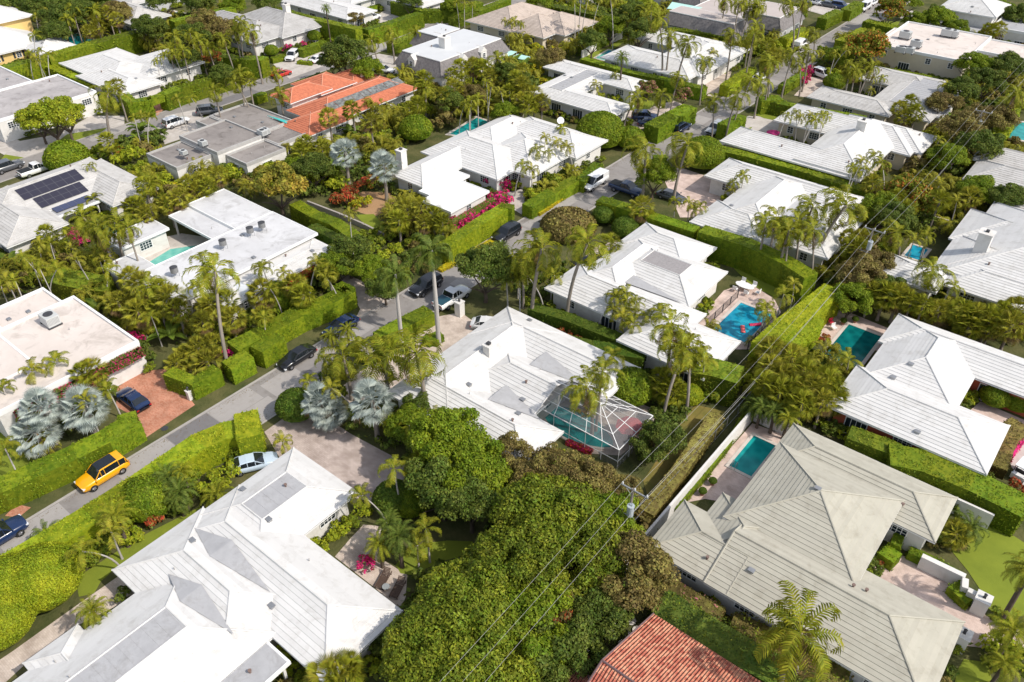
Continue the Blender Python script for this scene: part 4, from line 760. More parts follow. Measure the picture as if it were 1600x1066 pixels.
# ---------------- trees ----------------
def TR(kind, px, py, r, h, **k): x, y = G('z', px, py, h); return tree(kind, x, y, r, h, **k)
for a in [('ficus', 735, 955, 4.6, 4.6), ('ficus', 800, 895, 4.4, 5.0), ('ficus', 850, 815, 5.0, 5.2), ('ficus', 905, 868, 4.4, 4.6), ('ficus2', 940, 812, 3.6, 4), ('olive', 985, 900, 3.8, 4.4), ('ficus', 745, 1015, 4.8, 4.6), ('ficus', 672, 1020, 3.8, 4), ('ficus2', 825, 980, 4.2, 4), ('reddish', 868, 965, 3.2, 3.4), ('dark', 925, 960, 3.4, 3.4),
        ('dark', 880, 1030, 3.6, 3.4), ('ficus', 700, 1060, 4.0, 4), ('ficus2', 700, 690, 4.2, 5.5), ('ficus2', 735, 735, 4.0, 5), ('dark', 690, 760, 3.8, 4.5), ('dark', 735, 780, 3.4, 4.5), ('olive', 798, 712, 2.3, 4.5), ('olive', 866, 738, 2.9, 4.5), ('olive', 922, 757, 2.7, 4.5), ('olive', 972, 770, 2.0, 4), ('olive', 835, 755, 2.6, 4.5), ('olive', 895, 770, 2.6, 4.5), ('ficus2', 640, 670, 2.6, 3), ('dark', 1028, 690, 3.0, 2.8), ('dark', 655, 640, 2.2, 2.6),
        ('dark', 757, 425, 4.2, 4.6), ('mango', 434, 292, 4.8, 5), ('dark', 545, 400, 3.6, 3.5), ('ficus2', 525, 420, 2.8, 3), ('ficus2', 585, 425, 2.8, 3), ('dark', 600, 450, 2.6, 2.6), ('dark', 488, 268, 3.4, 3.6), ('ficus2', 465, 265, 2.8, 3),
        ('ficus2', 1023, 275, 3.3, 4), ('lime', 79, 186, 5.0, 5), ('lime', 60, 190, 3.6, 4.2), ('lime', 100, 178, 3.6, 5), ('dark', 235, 50, 4.2, 4.5), ('dark', 225, 40, 3.0, 5), ('dark', 540, 92, 5.2, 5.5), ('ficus2', 575, 110, 3.6, 4), ('dark', 520, 100, 3.4, 4),
        ('orange', 1390, 18, 4.6, 5), ('orange', 1352, 78, 4.8, 5), ('ficus2', 1310, 90, 3.0, 3.4), ('orange', 1415, 302, 3.6, 4.5), ('orange', 1438, 320, 2.6, 3.5), ('ficus2', 1380, 330, 3.4, 4), ('dark', 1395, 345, 3.2, 4), ('ficus2', 1465, 33, 4.2, 4), ('ficus2', 1430, 35, 3.2, 3.5), ('ficus2', 1495, 45, 3.0, 3.5), ('dark', 1570, 110, 4.2, 4.5), ('dark', 1540, 130, 4.0, 4.5), ('ficus2', 1520, 105, 3.8, 4.5),
        ('dark', 1500, 145, 3.6, 4), ('olive', 1500, 205, 4.0, 5), ('olive', 1535, 185, 3.6, 4.5), ('dark', 1530, 230, 4.0, 4.5), ('ficus2', 1480, 245, 3.2, 4), ('olive', 1475, 165, 3.4, 4), ('olive', 1560, 190, 3.4, 4.5), ('olive', 1345, 435, 3.2, 3.6), ('olive', 1365, 415, 3.0, 3.6), ('ficus2', 1330, 470, 2.8, 3), ('dark', 1380, 455, 3.0, 3),
        ('ficus2', 1530, 300, 3.4, 3.5), ('dark', 1570, 315, 3.2, 3.5), ('red', 333, 92, 2.4, 3.2), ('pink', 1012, 140, 2.2, 2.4), ('pink', 1068, 150, 2.2, 2.2), ('pink', 1532, 190, 1.6, 2), ('dark', 20, 10, 5, 6), ('dark', 60, 15, 4.5, 6), ('dark', 95, 30, 4.8, 6), ('dark', 120, 22, 4.6, 6), ('dark', 85, 55, 4.0, 4.5), ('dark', 300, 60, 4.4, 4.5), ('olive', 320, 40, 4.2, 5), ('olive', 350, 48, 4.0, 4.5), ('dark', 290, 95, 3.4, 4),
        ('dark', 985, 25, 4.4, 6), ('dark', 1000, 50, 4.0, 5), ('ficus2', 955, 45, 3.6, 4), ('dark', 925, 65, 3.4, 4), ('lime', 1010, 15, 3.6, 6), ('dark', 310, 10, 4.4, 5), ('dark', 420, 8, 4.0, 5), ('ficus2', 1560, 15, 3.6, 3), ('dark', 640, 6, 3.4, 4), ('ficus2', 705, 14, 3.0, 3), ('ficus2', 845, 6, 3.6, 4), ('dark', 255, 6, 4.2, 5), ('ficus2', 365, 12, 3.4, 4), ('ficus2', 1245, 22, 3.0, 3), ('dark', 1225, 30, 2.8, 3), ('ficus2', 1420, 4, 3.6, 4), ('dark', 1500, 22, 3.0, 3), ('dark', 150, 8, 4.4, 5), ('olive', 180, 20, 3.8, 5), ('dark', 1590, 30, 4.0, 4), ('ficus2', 745, 105, 2.6, 3), ('dark', 790, 115, 3.0, 3.5), ('olive', 860, 90, 3.2, 3.6), ('dark', 700, 160, 3.2, 4), ('olive', 735, 150, 3.0, 4), ('ficus2', 790, 175, 2.8, 3.4), ('dark', 810, 130, 3.0, 4), ('dark', 350, 120, 3.0, 3), ('olive', 555, 30, 2.4, 2.4), ('ficus2', 915, 290 - 90, 0.1, 3)][:-1]: TR(*a)
def BL(kind, px, py, r, h=None, **k): x, y = G('z', px, py, (h or r * .5)); return ball(kind, x, y, r, h, **k)
BL('bigclip', 938, 208, 4.3, 2.2, noun='huge rounded ficus bush'); BL('clip', 985, 218, 2.6, 1.4); BL('bigclip', 1098, 243, 3.6, 2.2, noun='tall rounded clipped bush'); BL('dome', 888, 355, 4.1, .9, noun='wide low dome-clipped bush'); BL('darkclip', 943, 337, 1.7, 1.2); BL('darkclip', 977, 357, 2.0, 1.1)
BL('clip', 105, 249, 3.6, 1.8, noun='neat rounded bush'); BL('clip', 650, 203, 3.0, 2.0, noun='dense rounded bush'); BL('clip', 985, 607, 2.6, 1.8); BL('limeclip', 1077, 618, 1.5, 1.4); BL('olive' if 0 else 'clip', 230, 780, 2.6, 1.4); BL('mound', 66, 905, 3.3, 2.1, noun='great lime arch-clipped hedge mound'); BL('mound', -4, 970, 2.9, 2.0, noun='great lime arch-clipped hedge mound'); BL('mound', 18, 915, 2.9, 2.2, noun='great lime arch-clipped hedge mound')
BL('darkclip', 615, 780, 2.0, 1.4); BL('darkclip', 463, 635, 2.2, 1.5); BL('clip', 640, 785, 1.8, 1.2); BL('clip', 1570, 605, 2.0, 1.2, noun='cloud-clipped bush'); BL('clip', 1555, 620, 1.6, 1.2, noun='cloud-clipped bush'); BL('clip', 1590, 625, 1.8, 1.0, noun='cloud-clipped bush'); BL('clip', 1560, 585, 1.3, 1.2, noun='cloud-clipped bush')
BL('clip', 1303, 130, 2.2, .8); BL('clip', 25, 70, 1.2, 1); BL('clip', 491, 57, 1.6, 2.0, noun='column-clipped bush on villa front'); BL('clip', 424, 80, 1.6, 1.6, noun='column-clipped bush on villa front'); BL('clip', 437, 205 + 270, 1.6, 1.2); BL('clip', 432, 455, 1.6, 1.6)
# ---------------- palms: kind, crown position in its tile, height ----------------
PALMS = {
 '0': 'C620,560,8 f690,505,7 c1040,215,9 c1090,300,8 c1010,300,7 d935,365,6 d975,335,6 d1035,320,7 c1230,280,7 c1320,230,9 c1430,130,11 c1490,190,10 c1400,190,9 d215,100,6 d200,215,7 d180,320,6 d240,305,6 d215,350,6 d280,330,7 d840,690,5 d890,700,5 d800,700,5 d1060,590,6 d1130,590,6 c1270,540,8 c1390,490,8 c1430,430,9 f1480,470,8 f640,840,4 f580,150,5 f690,110,6 f530,180,5 f640,70,6 f500,60,6 c430,50,8 c400,110,7 c560,60,7 c1180,240,7 c1130,200,7 f870,140,5 f910,160,4 a560,170,3',
 '1': 'p415,50,9 c690,240,7 c800,190,7 c955,190,6 d1480,130,6 d1520,140,6 d1570,140,6 c110,440,7 c140,560,6 f570,650,6 f430,690,6 f680,720,7 f300,850,6 f270,900,5 f390,880,5 s530,900,6 s760,985,6 d1400,520,7 d1450,540,7 d1370,490,8 d1280,600,6 d1320,590,6 d1250,620,6 d1270,650,5 f1000,470,7 c1010,520,6 f1160,440,6 f1220,400,6 f1290,390,6 f1350,400,6 f1100,560,6 f1180,520,6 f1240,480,6 f1390,450,6 c1440,350,6 f1550,470,6 f1510,540,5 f1590,540,5 f1580,600,5 d1190,20,6 d1240,10,6 d1290,30,6 d1600,400,5 f910,640,5 f960,620,5',
 '2': 'C885,110,13 C940,220,10 C1040,260,10 p655,340,8 d505,510,4 d620,450,4 c745,580,6 c890,570,6 c1000,460,7 c1140,370,8 c1310,210,10 c1440,200,10 c1410,240,8 c1540,370,10 c1430,480,10 c1340,570,9 c1200,600,7 C800,890,9 C1030,870,9 d200,820,6 d150,900,5 d60,990,5 d120,1010,5 d230,910,5 d300,770,5 d270,850,5 d330,880,5 f60,500,6 f130,560,6 f180,600,5 f60,420,6 f100,620,5 d20,130,5 d60,150,5 d370,0,11 d410,-20,11 d460,0,11 d530,0,11 d590,0,11 c830,30,9 c780,60,8 f700,220,4 d480,180,4 d550,130,4 d610,120,4 c1270,10,9 c1350,20,10 c1380,0,9 c1460,30,9 c1420,60,8 d1200,320,4 d1180,360,4 f1550,330,5 f1520,260,5',
 '3': 'c90,370,9 c220,330,8 c320,310,8 c350,200,9 c290,10,10 c220,30,10 c20,40,9 c10,150,9 c30,490,7 c250,380,6 d480,320,6 d540,300,6 d570,380,6 c600,420,7 c650,380,7 c700,400,7 c560,440,6 d240,670,6 d190,690,6 d270,700,5 d350,720,7 d400,690,7 d430,690,6 d330,690,6 d760,470,4 d700,470,4 d690,540,3 d1180,500,5 d1140,520,5 d1210,530,5 c1560,560,9 a900,620,3 f860,640,5 f930,610,5 f960,670,5 f890,700,4 d1100,830,5 d1140,880,5 d580,1000,7 d640,960,7 d700,930,6 d760,970,6 d620,1020,5 f1400,180,5 f1450,170,5 f1370,210,4 c700,200,5 c1500,620,5',
 '4': 'd530,5,5 d555,195,3 f860,110,6 c890,100,5 c500,300,8 c580,360,8 c690,340,8 c760,360,8 c600,400,7 d450,560,6 d590,540,4 d430,490,5 f280,400,5 d190,570,6 d230,600,6 d140,540,5 d40,680,5 d90,680,5 d10,720,5 d330,610,5 d640,620,5 d620,560,4 f840,700,5 f780,660,4 f960,730,4 c880,720,6 d1265,640,.1 f1240,110,5 f1300,50,5 f1060,180,5 f1000,220,4 f1180,150,4 f1120,100,5 f820,240,4 f870,280,4 f780,230,4 d1180,720,5 f1250,820,3 d1550,610,5 f1560,740,4 f1350,800,3 f1560,880,3 f1380,900,3 f1200,920,3 d240,460,5 d400,420,4 d300,460,5 f700,800,4 f820,860,4 f1060,850,4 f1010,780,5 d900,900,5 b1000,700,4 f950,820,4',
 '5': 'd40,600,6 d80,735,5 d50,905,4 d160,640,5 d270,745,4 f430,630,5 d350,590,5 f230,700,4 f280,760,4 r830,640,11 r1045,500,13 d560,280,7 f900,250,4 f980,230,5 f1060,300,4 f850,320,4 f1000,330,4 p1460,480,4 d1580,560,5 d1490,680,4 d1560,640,4 p450,1010,1.6 p545,975,2.5 p590,1055,1.6 d420,660,5 f1110,330,4',
 '6': 'C160,500,10 c60,560,7 C420,440,13 d45,660,5 d100,650,5 d610,780,5 d690,800,5 d740,810,5 d660,760,5 d970,210,4 d1050,220,4 d1120,240,4 d1080,260,3 d1380,60,5 d1320,100,4 d1310,150,3 f590,460,4 f770,240,4 d540,540,3 d880,870,5 d800,900,4 d660,900,4 d600,860,4 d720,940,4 d700,870,4 c950,940,10 d1510,840,4 d250,650,4',
 '7': 'c60,330,8 c200,380,8 c130,320,7 C340,240,8 C500,240,9 c340,380,8 c190,400,7 c260,330,7 c1060,620,6 d1180,720,5 d1030,400,4 f560,420,4 f640,430,4 f600,490,4 d170,760,4 d60,870,4 d230,700,4 c860,390,6 f700,260,4 f780,220,5 f640,280,4 f850,180,5 f900,250,5 f1100,200,5 d1200,200,4 f1280,180,4 f700,740,4 f780,760,4 f850,770,4 f930,800,4 f1000,820,4 f1240,860,4 f1320,880,4 f1400,900,4 f1480,860,4 f1560,850,4 f1530,940,4 f1280,940,3 f1400,960,3 f1100,860,3 d950,430,4 d1020,420,4 f700,100,4 d600,40,5 d680,30,5 d1100,100,5 d1320,560,2',
 '8': 'd320,170,5 d190,230,5 f490,240,4 f540,230,3.5 d20,330,5 s240,440,5 s500,440,4 s210,590,3 d500,400,5 d640,340,4 d30,690,5 d180,500,3 p1000,860,3 p1070,950,2.4 p1080,830,3 p1290,970,2 p690,1050,2 p930,930,2 f1100,130,2 f1180,90,2.4 f1050,180,2 f1230,170,2 f1260,60,2',
 '9': 's690,400,5.5 s380,400,4 s430,460,2.5 d410,160,5 C520,140,6 C770,150,6 d310,290,4 d450,330,5 C965,120,9 d910,550,4 d1080,520,3.4 d1020,760,3 d820,810,6 d620,970,5 d160,650,2.4 d820,540,3 f980,800,2 d460,220,4 d640,80,3',
 '10': 'c540,230,8 c450,330,7 d600,150,5 c1010,120,8 c1060,100,8 d1150,150,6 p1490,440,3 p1560,470,3 f900,300,3 f960,350,2.5 d1130,120,5 p1440,440,2',
 '11': 'p200,510,3 f100,200,4 f180,260,4 f240,330,4 f300,240,4 f340,330,4 f400,400,4 f60,300,4 f150,350,4 f280,420,4 d560,160,3 f440,300,4 f480,400,3 f100,100,4 f220,150,4',
 '12': 'p690,80,4 d500,280,5 d660,170,4 p550,640,4 p280,200,1.5 p1060,-10,2',
 '13': 'p850,200,4 p740,250,3 p790,120,3.6 d1010,150,5 d630,0,.1 f530,1010,3 f440,1040,3 d960,250,3',
 '14': 'p330,860,2.4 p140,960,2.4 f180,1030,2 c470,520,3 d450,580,3',
 '15': 'C270,760,9 c230,820,6 P1640,400,7 P1540,760,4.5 p1490,960,3 p1400,760,.1 p1280,150,2 f1200,180,2'}
for t, s in PALMS.items():
    for q in s.split():
        k = q[0]; x, y, h = map(float, q[1:].split(','))
        if h < 1: continue
        X, Y = G(t, x, y, h)
        if k in 'ab': shrub(k, X, Y, 2.4)
        else: palm(k.lower(), X, Y, h, 1.35 if k.isupper() else 1.0)
X, Y = G('4', 1265, 650, 12); palm('c', X, Y, 12, 1.3)
for k, t, x, y, rr in [('m', '4', 455, 400, 1.4), ('m', '4', 480, 440, 1.3), ('m', '8', 1400, 130, 1.3), ('m', '8', 1370, 110, 1.1), ('m', '3', 300, 440, 1.5), ('m', '3', 320, 420, 1.4), ('m', '3', 290, 480, 1.3), ('m', 'p', 1330, 225, 1.9), ('m', 'p', 1370, 205, 1.9), ('m', 'p', 1410, 180, 1.8), ('m', 'm', 1285, 470, 1.3), ('m', 'm', 1420, 420, 1.3), ('r', 'm', 1270, 440, 1.2), ('m', '5', 310, 560, 1.2), ('m', '5', 270, 580, 1.1), ('m', 'd', 960, 660, 1.9), ('m', 'd', 920, 680, 1.8), ('m', 'd', 990, 690, 1.6),
        ('r', '6', 310, 975, 1.1), ('r', '6', 335, 985, 1.0), ('r', '6', 400, 1015, .9), ('r', '12', 545, 140, 1.1), ('r', '15', 760, 340, .7), ('r', '7', 410, 1010, .9), ('r', '11', 1570, 930, 1.4), ('r', '11', 1610, 960, 1.3), ('y', '5', 650, 210, 1.3), ('y', '5', 590, 230, 1.2), ('o', '5', 590, 190, 1.3), ('l', '9', 990, 590, 1.2)]:
    X, Y = G(t, x, y, .8); shrub(k, X, Y, rr)
# ---------------- planting beds: individual shrubs scattered inside surveyed outlines ----------------
def in_poly(x, y, P):
    c = False; j = len(P) - 1
    for i in range(len(P)):
        if (P[i][1] > y) != (P[j][1] > y) and x < (P[j][0] - P[i][0]) * (y - P[i][1]) / (P[j][1] - P[i][1]) + P[i][0]: c = not c
        j = i
    return c
BOX = [(p[:, 0].min(), p[:, 1].min(), p[:, 0].max(), p[:, 1].max()) for p in CLEAR]
def blocked(x, y, m=.3):
    if inside(x, y, HRECT, m): return True
    return any(b[0] < x < b[2] and b[1] < y < b[3] and in_poly(x, y, p) for b, p in zip(BOX, CLEAR))
BEDS = [('4', '0,440 240,350 640,520 700,640 900,900 840,1040 380,760 300,740 0,800', 'aasSbau', 2.6), ('4', '620,240 900,60 1600,0 1500,220 1270,140 1080,260 930,320', 'aayuslS', 2.8),
 ('4', '700,640 1080,800 1300,830 1560,1000 1300,1100 930,1066', 'abssSl', 2.4), ('5', '0,640 440,620 480,760 250,850 0,980', 'sSl', 2.4), ('5', '430,470 720,400 1180,420 1050,620 640,740 520,640', 'sSslu', 2.3),
 ('5', '770,250 960,190 1200,330 1150,450 800,420', 'aaa', 2.3), ('5', '430,60 700,60 860,200 600,290 480,240', 'rsoyS', 2.4),
 ('1', '170,700 520,650 1000,400 1600,380 1590,700 1430,690 1040,800 800,950 500,1066 200,1000', 'aaubasSl', 3.2), ('5', '0,-20 500,0 520,180 200,200', 'sSlu', 3.0),
 ('6', '0,0 400,0 380,120 60,280 -80,230', 'aasl', 2.8), ('6', '0,600 350,640 360,830 100,850', 'sSsS', 2.4), ('6', '540,820 900,850 1150,1000 1150,1060 760,1040', 'aasS', 2.4),
 ('10', '620,250 1080,130 1370,230 1340,380 1100,440 1060,520 930,550 830,470', 'sSlS', 2.3), ('10', '700,560 1000,540 900,850 720,760', 'Sus', 2.4), ('7', '560,340 1000,60 1220,100 1300,250 1150,400 900,420 760,560 660,640 420,560 600,440', 'aauslS', 2.6),
 ('7', '420,620 800,620 1140,760 1600,790 1600,1066 1450,1066 860,900 640,820 480,860', 'aayuaS', 2.3), ('11', '0,80 360,120 540,230 640,450 520,620 240,540 130,470 0,370', 'aauS', 2.1),
 ('3', '780,600 1050,780 1280,600 1600,330 1600,640 1540,700 1420,840 1600,960 1280,1000 1220,1066 900,1066 820,980 1060,820', 'auSulb', 3.1), ('3', '0,150 160,230 160,420 0,400', 'lsa', 3.2), ('3', '380,330 500,250 740,250 740,400 620,500 400,460', 'asSl', 2.8),
 ('2', '0,200 430,190 640,110 650,190 410,330 180,420 230,620 200,680 0,560', 'aauSy', 3.2), ('2', '600,40 920,60 900,180 740,240 640,200', 'lSa', 3.4), ('2', '1080,320 1280,230 1520,170 1500,330 1290,450 1170,430', 'yslSa', 3.0),
 ('0', '130,0 560,0 560,60 740,180 700,200 480,230 300,200', 'aSbSa', 3.8), ('0', '820,150 1000,120 1400,80 1400,280 1330,440 1130,480 1000,480 870,300', 'aSus', 3.2), ('0', '600,800 900,780 1000,840 880,900 640,890', 'abSs', 2.6),
 ('0', '500,940 880,900 1060,1000 1200,900 1600,900 1600,1066 760,1066', 'aoulsy', 3.0), ('8', '0,380 120,300 600,320 700,440 560,560 400,640 130,800 0,860', 'SaSs', 2.3), ('8', '550,1040 900,800 1250,600 1400,640 1420,800 1400,900 1150,1040 900,1066', 'slSul', 2.2),
 ('12', '450,180 950,0 1100,30 660,390 460,400', 'slSr', 2.1), ('9', '180,360 500,40 620,180 600,300 480,540 300,520', 'sSlS', 2.1), ('9', '480,540 800,730 1000,850 960,1066 1500,1066 1560,900 1400,760 900,480', 'sSS', 2.1),
 ('13', '620,1066 800,560 900,470 1300,380 1600,100 1600,1066', 'SS', 3.2), ('14', '0,0 800,150 900,400 820,640 700,660 420,860 0,1066', 'SSu', 2.8), ('15', '1150,60 1300,180 1240,300 1040,300 1000,240', 'sSs', 2.0),
 ('15', '1200,640 1420,650 1600,880 1500,1000 1240,880', 'slS', 2.0), ('11', '1380,250 1600,270 1600,440 1500,470 1320,380', 'ols', 2.0), ('3', '900,60 1250,110 1600,150 1600,280 1400,210 1100,180', 'lSa', 3.2), ('2', '250,-20 650,-20 640,100 560,160 290,110', 'sSa', 3.6),
 ('3', '1200,150 1600,300 1600,350 1300,300', 'Sau', 3.2), ('1', '820,60 1220,90 1150,20 830,0', 'Ss', 3.5), ('12', '-20,960 60,940 120,1040 0,1066', 'rl', 1.6), ('8', '560,140 800,60 900,200 640,300', 'mS', 2.2), ('15', '640,430 720,430 700,510 640,500', 'ly', 1.2), ('15', '720,260 800,300 780,360 700,330', 'ly', 1.2), ('15', '1400,880 1600,860 1600,1066 1440,1066', 'Sls', 2.0)]
GC, GN = [], []
cand = []
for bi, (t, s, mix, sp) in enumerate(BEDS):
    P = pts(t, s); br_ = random.Random(bi * 31 + 5); xs = [p[0] for p in P]; ys = [p[1] for p in P]; area = (max(xs) - min(xs)) * (max(ys) - min(ys))
    got = []
    for _ in range(int(area / sp ** 2 * 3.2)):
        x, y = br_.uniform(min(xs), max(xs)), br_.uniform(min(ys), max(ys))
        if not in_poly(x, y, P) or blocked(x, y, .5) or any((x - a) ** 2 + (y - b) ** 2 < (sp * .78) ** 2 for a, b in got): continue
        got.append((x, y)); cand.append((x, y, br_.choice(mix), sp * br_.uniform(.55, .78), math.hypot(x, y)))
    for _ in range(int(area * 2.2)):
        x, y = br_.uniform(min(xs), max(xs)), br_.uniform(min(ys), max(ys))
        if in_poly(x, y, P) and not blocked(x, y, .1): GC.append((x, y, br_.uniform(.15, .75)))
print('bed plants', len(cand))
cand.sort(key=lambda c: -c[3] / (c[4] + 20)); ns = 0; rest = []
for x, y, k, r, d in cand:
    if k not in 'ab':
        ns += 1
        if ns > 285: rest.append((x, y, k, r)); continue
    shrub(k, x, y, r)
for x0, y0, x1, y1 in HRECT:          # planting against the house walls
    for (ax_, ay_, bx_, by_) in ((x0, y0 - .1, x1, y0 - .1), (x1 + .1, y0, x1 + .1, y1)):
        L_ = math.hypot(bx_ - ax_, by_ - ay_)
        for k in range(int(L_ / 1.1)):
            t = (k + pr.random()) / max(1, int(L_ / 1.1)); X, Y = ax_ + (bx_ - ax_) * t, ay_ + (by_ - ay_) * t
            if pr.random() < .2 or inside(X, Y, HRECT, -.3) or any(b[0] < X < b[2] and b[1] < Y < b[3] and in_poly(X, Y, q_) for b, q_ in zip(BOX, CLEAR)): continue
            rest.append((X, Y, pr.choice('sSlSsu'), pr.uniform(.8, 1.25)))
RV, RF, RM_, nb_ = [], [], [], 0; rmats = []
for x, y, k, r in rest:
    me = pr.choice(SHRUB[k]); V = np.empty(len(me.vertices) * 3, np.float32); me.vertices.foreach_get('co', V); V = V.reshape(-1, 3); F = np.empty(len(me.loops), np.int32); me.loops.foreach_get('vertex_index', F)
    a = pr.uniform(0, 6.28); W = V * r; W = np.c_[W[:, 0] * math.cos(a) - W[:, 1] * math.sin(a) + x, W[:, 0] * math.sin(a) + W[:, 1] * math.cos(a) + y, W[:, 2]]
    mi_ = np.empty(len(me.polygons), np.int32); me.polygons.foreach_get('material_index', mi_); idx = []
    for m_ in me.materials:
        if m_ not in rmats: rmats.append(m_)
        idx.append(rmats.index(m_))
    RV.append(W); RF.append(F.reshape(-1, 4) + nb_); RM_.append(np.array(idx)[mi_]); nb_ += len(W)
if RV: tag(link('shrubbery', mesh_np('shrubbery', np.vstack(RV), np.vstack(RF), rmats, np.concatenate(RM_))), 'far small shrubs filling the garden beds between the houses', 'shrubbery', kind='stuff')
from collections import Counter
print(Counter(p[4] for p in PLANTS), Counter(p[0].name.split('.')[0] for p in PLANTS))
GC = np.array(GC); V, F = leaves(GC, np.tile([0, 0, 1.0], (len(GC), 1)), .3, asp=.6, jit=.8)
tag(link('undergrowth', mesh_np('undergrowth', V, F, [LF['dark']])), 'low dark leafy ground cover under the trees and between shrubs', 'ground cover', kind='stuff')
# ---------------- labels for every plant, from the houses beside it ----------------
def rdist(x, y, rs): return min(math.hypot(max(r[0] - x, 0, x - r[2]), max(r[1] - y, 0, y - r[3])) for r in rs)
def label_plants():
    ORD = ['first', 'second', 'third', 'fourth', 'fifth', 'sixth', 'seventh', 'eighth', 'ninth', 'tenth', 'eleventh', 'twelfth', 'thirteenth', 'fourteenth', 'fifteenth', 'sixteenth', 'seventeenth', 'eighteenth', 'nineteenth', 'twentieth']
    grp = {}
    for p in PLANTS:
        o, noun, x, y, cat = p; ds = sorted((rdist(x, y, rs), nm) for nm, rs in LAND)
        near = ds[0][1]
        road = abs(x + 64.5) < 9 or abs(x + 144.4) < 8
        mid = 'the main street' if abs(x + 64.5) < 9 else ('the side street' if abs(x + 144.4) < 8 else 'the ' + ds[1][1])
        grp.setdefault((noun, near, mid), []).append((ds[0][0], o, cat))
    for (noun, near, mid), L in grp.items():
        L.sort(key=lambda q: q[0]); a = noun; base = f'{a} between the {near} and {mid}'
        for i, (d, o, cat) in enumerate(L):
            o['category'] = cat
            o['label'] = base if len(L) == 1 else f'{ORD[min(i, 19)]} {noun} from the {near} towards {mid}'
            if len(L) > 1: o['group'] = f'{noun}s between the {near} and {mid}'
label_plants()
# ---------------- pools ----------------
def pool(P, wm, label, cope=.4, name='swimming_pool', round_=False):
    cx = sum(p[0] for p in P) / len(P); cy = sum(p[1] for p in P) / len(P); root = empty(name, (cx, cy, 0), label=label, cat='pool')
    Q = [(x - cx, y - cy) for x, y in P]; n = len(Q)
    ar = sum(Q[i][0] * Q[(i + 1) % n][1] - Q[(i + 1) % n][0] * Q[i][1] for i in range(n))
    if ar < 0: Q = Q[::-1]
    O = []
    for i in range(n):
        a, b, c = Vector(Q[i - 1]), Vector(Q[i]), Vector(Q[(i + 1) % n]); d1 = (b - a).normalized(); d2 = (c - b).normalized(); nn = Vector((d1.y + d2.y, -d1.x - d2.x)); nn = nn.normalized() * cope / max(.5, nn.length / 2); O.append((b.x + nn.x, b.y + nn.y))
    mb = MB()
    for i in range(n):
        j = (i + 1) % n; mb.face([(*Q[i], .10), (*O[i], .10), (*O[j], .10), (*Q[j], .10)]); mb.face([(*O[i], 0), (*O[j], 0), (*O[j], .10), (*O[i], .10)]); mb.face([(*Q[i], .10), (*Q[j], .10), (*Q[j], .0), (*Q[i], .0)])
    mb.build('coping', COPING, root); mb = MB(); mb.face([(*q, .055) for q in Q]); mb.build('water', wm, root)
    if len(Q) == 4 and n == 4:
        mb = MB(); e = Vector(Q[0]); 
        for s_ in (-.2, .2):
            mb.tube([(e.x + s_ + .5, e.y - .25, .1), (e.x + s_ + .5, e.y - .2, .8), (e.x + s_ + .5, e.y + .25, .8), (e.x + s_ + .5, e.y + .35, .0)], .025, 0, 5)
        mb.build('handrail', METAL, root)
    return root
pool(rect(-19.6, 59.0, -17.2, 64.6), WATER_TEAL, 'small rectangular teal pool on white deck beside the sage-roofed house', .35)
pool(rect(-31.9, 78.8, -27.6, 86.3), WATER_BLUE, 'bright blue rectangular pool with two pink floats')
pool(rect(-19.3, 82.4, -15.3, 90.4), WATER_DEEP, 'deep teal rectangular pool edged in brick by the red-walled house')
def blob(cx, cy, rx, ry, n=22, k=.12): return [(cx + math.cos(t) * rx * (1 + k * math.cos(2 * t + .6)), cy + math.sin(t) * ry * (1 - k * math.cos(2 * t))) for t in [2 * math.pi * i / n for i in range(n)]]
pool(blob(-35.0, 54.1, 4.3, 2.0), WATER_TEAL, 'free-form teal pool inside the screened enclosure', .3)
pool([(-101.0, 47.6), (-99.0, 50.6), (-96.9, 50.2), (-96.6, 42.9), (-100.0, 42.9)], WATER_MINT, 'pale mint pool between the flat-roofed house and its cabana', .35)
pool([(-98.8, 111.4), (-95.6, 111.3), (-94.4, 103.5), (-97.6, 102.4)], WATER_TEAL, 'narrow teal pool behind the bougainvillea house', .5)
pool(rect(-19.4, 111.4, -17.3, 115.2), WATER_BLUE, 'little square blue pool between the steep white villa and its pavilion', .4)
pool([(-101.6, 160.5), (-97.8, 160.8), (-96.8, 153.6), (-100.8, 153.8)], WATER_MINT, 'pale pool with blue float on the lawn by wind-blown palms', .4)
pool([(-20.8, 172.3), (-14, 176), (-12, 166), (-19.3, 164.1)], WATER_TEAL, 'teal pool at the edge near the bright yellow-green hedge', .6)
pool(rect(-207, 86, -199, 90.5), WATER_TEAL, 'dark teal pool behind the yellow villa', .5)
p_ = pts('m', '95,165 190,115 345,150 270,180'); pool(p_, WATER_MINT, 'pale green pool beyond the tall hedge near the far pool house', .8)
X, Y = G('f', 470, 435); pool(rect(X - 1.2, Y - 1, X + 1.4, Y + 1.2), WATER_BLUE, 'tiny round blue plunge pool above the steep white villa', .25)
X, Y = G('4', 640, 380); pool(rect(X - 2.2, Y - 1.5, X + 2.2, Y + 1.5), WATER_TEAL, 'small green pool hidden under palms by the solar-panel house', .3)
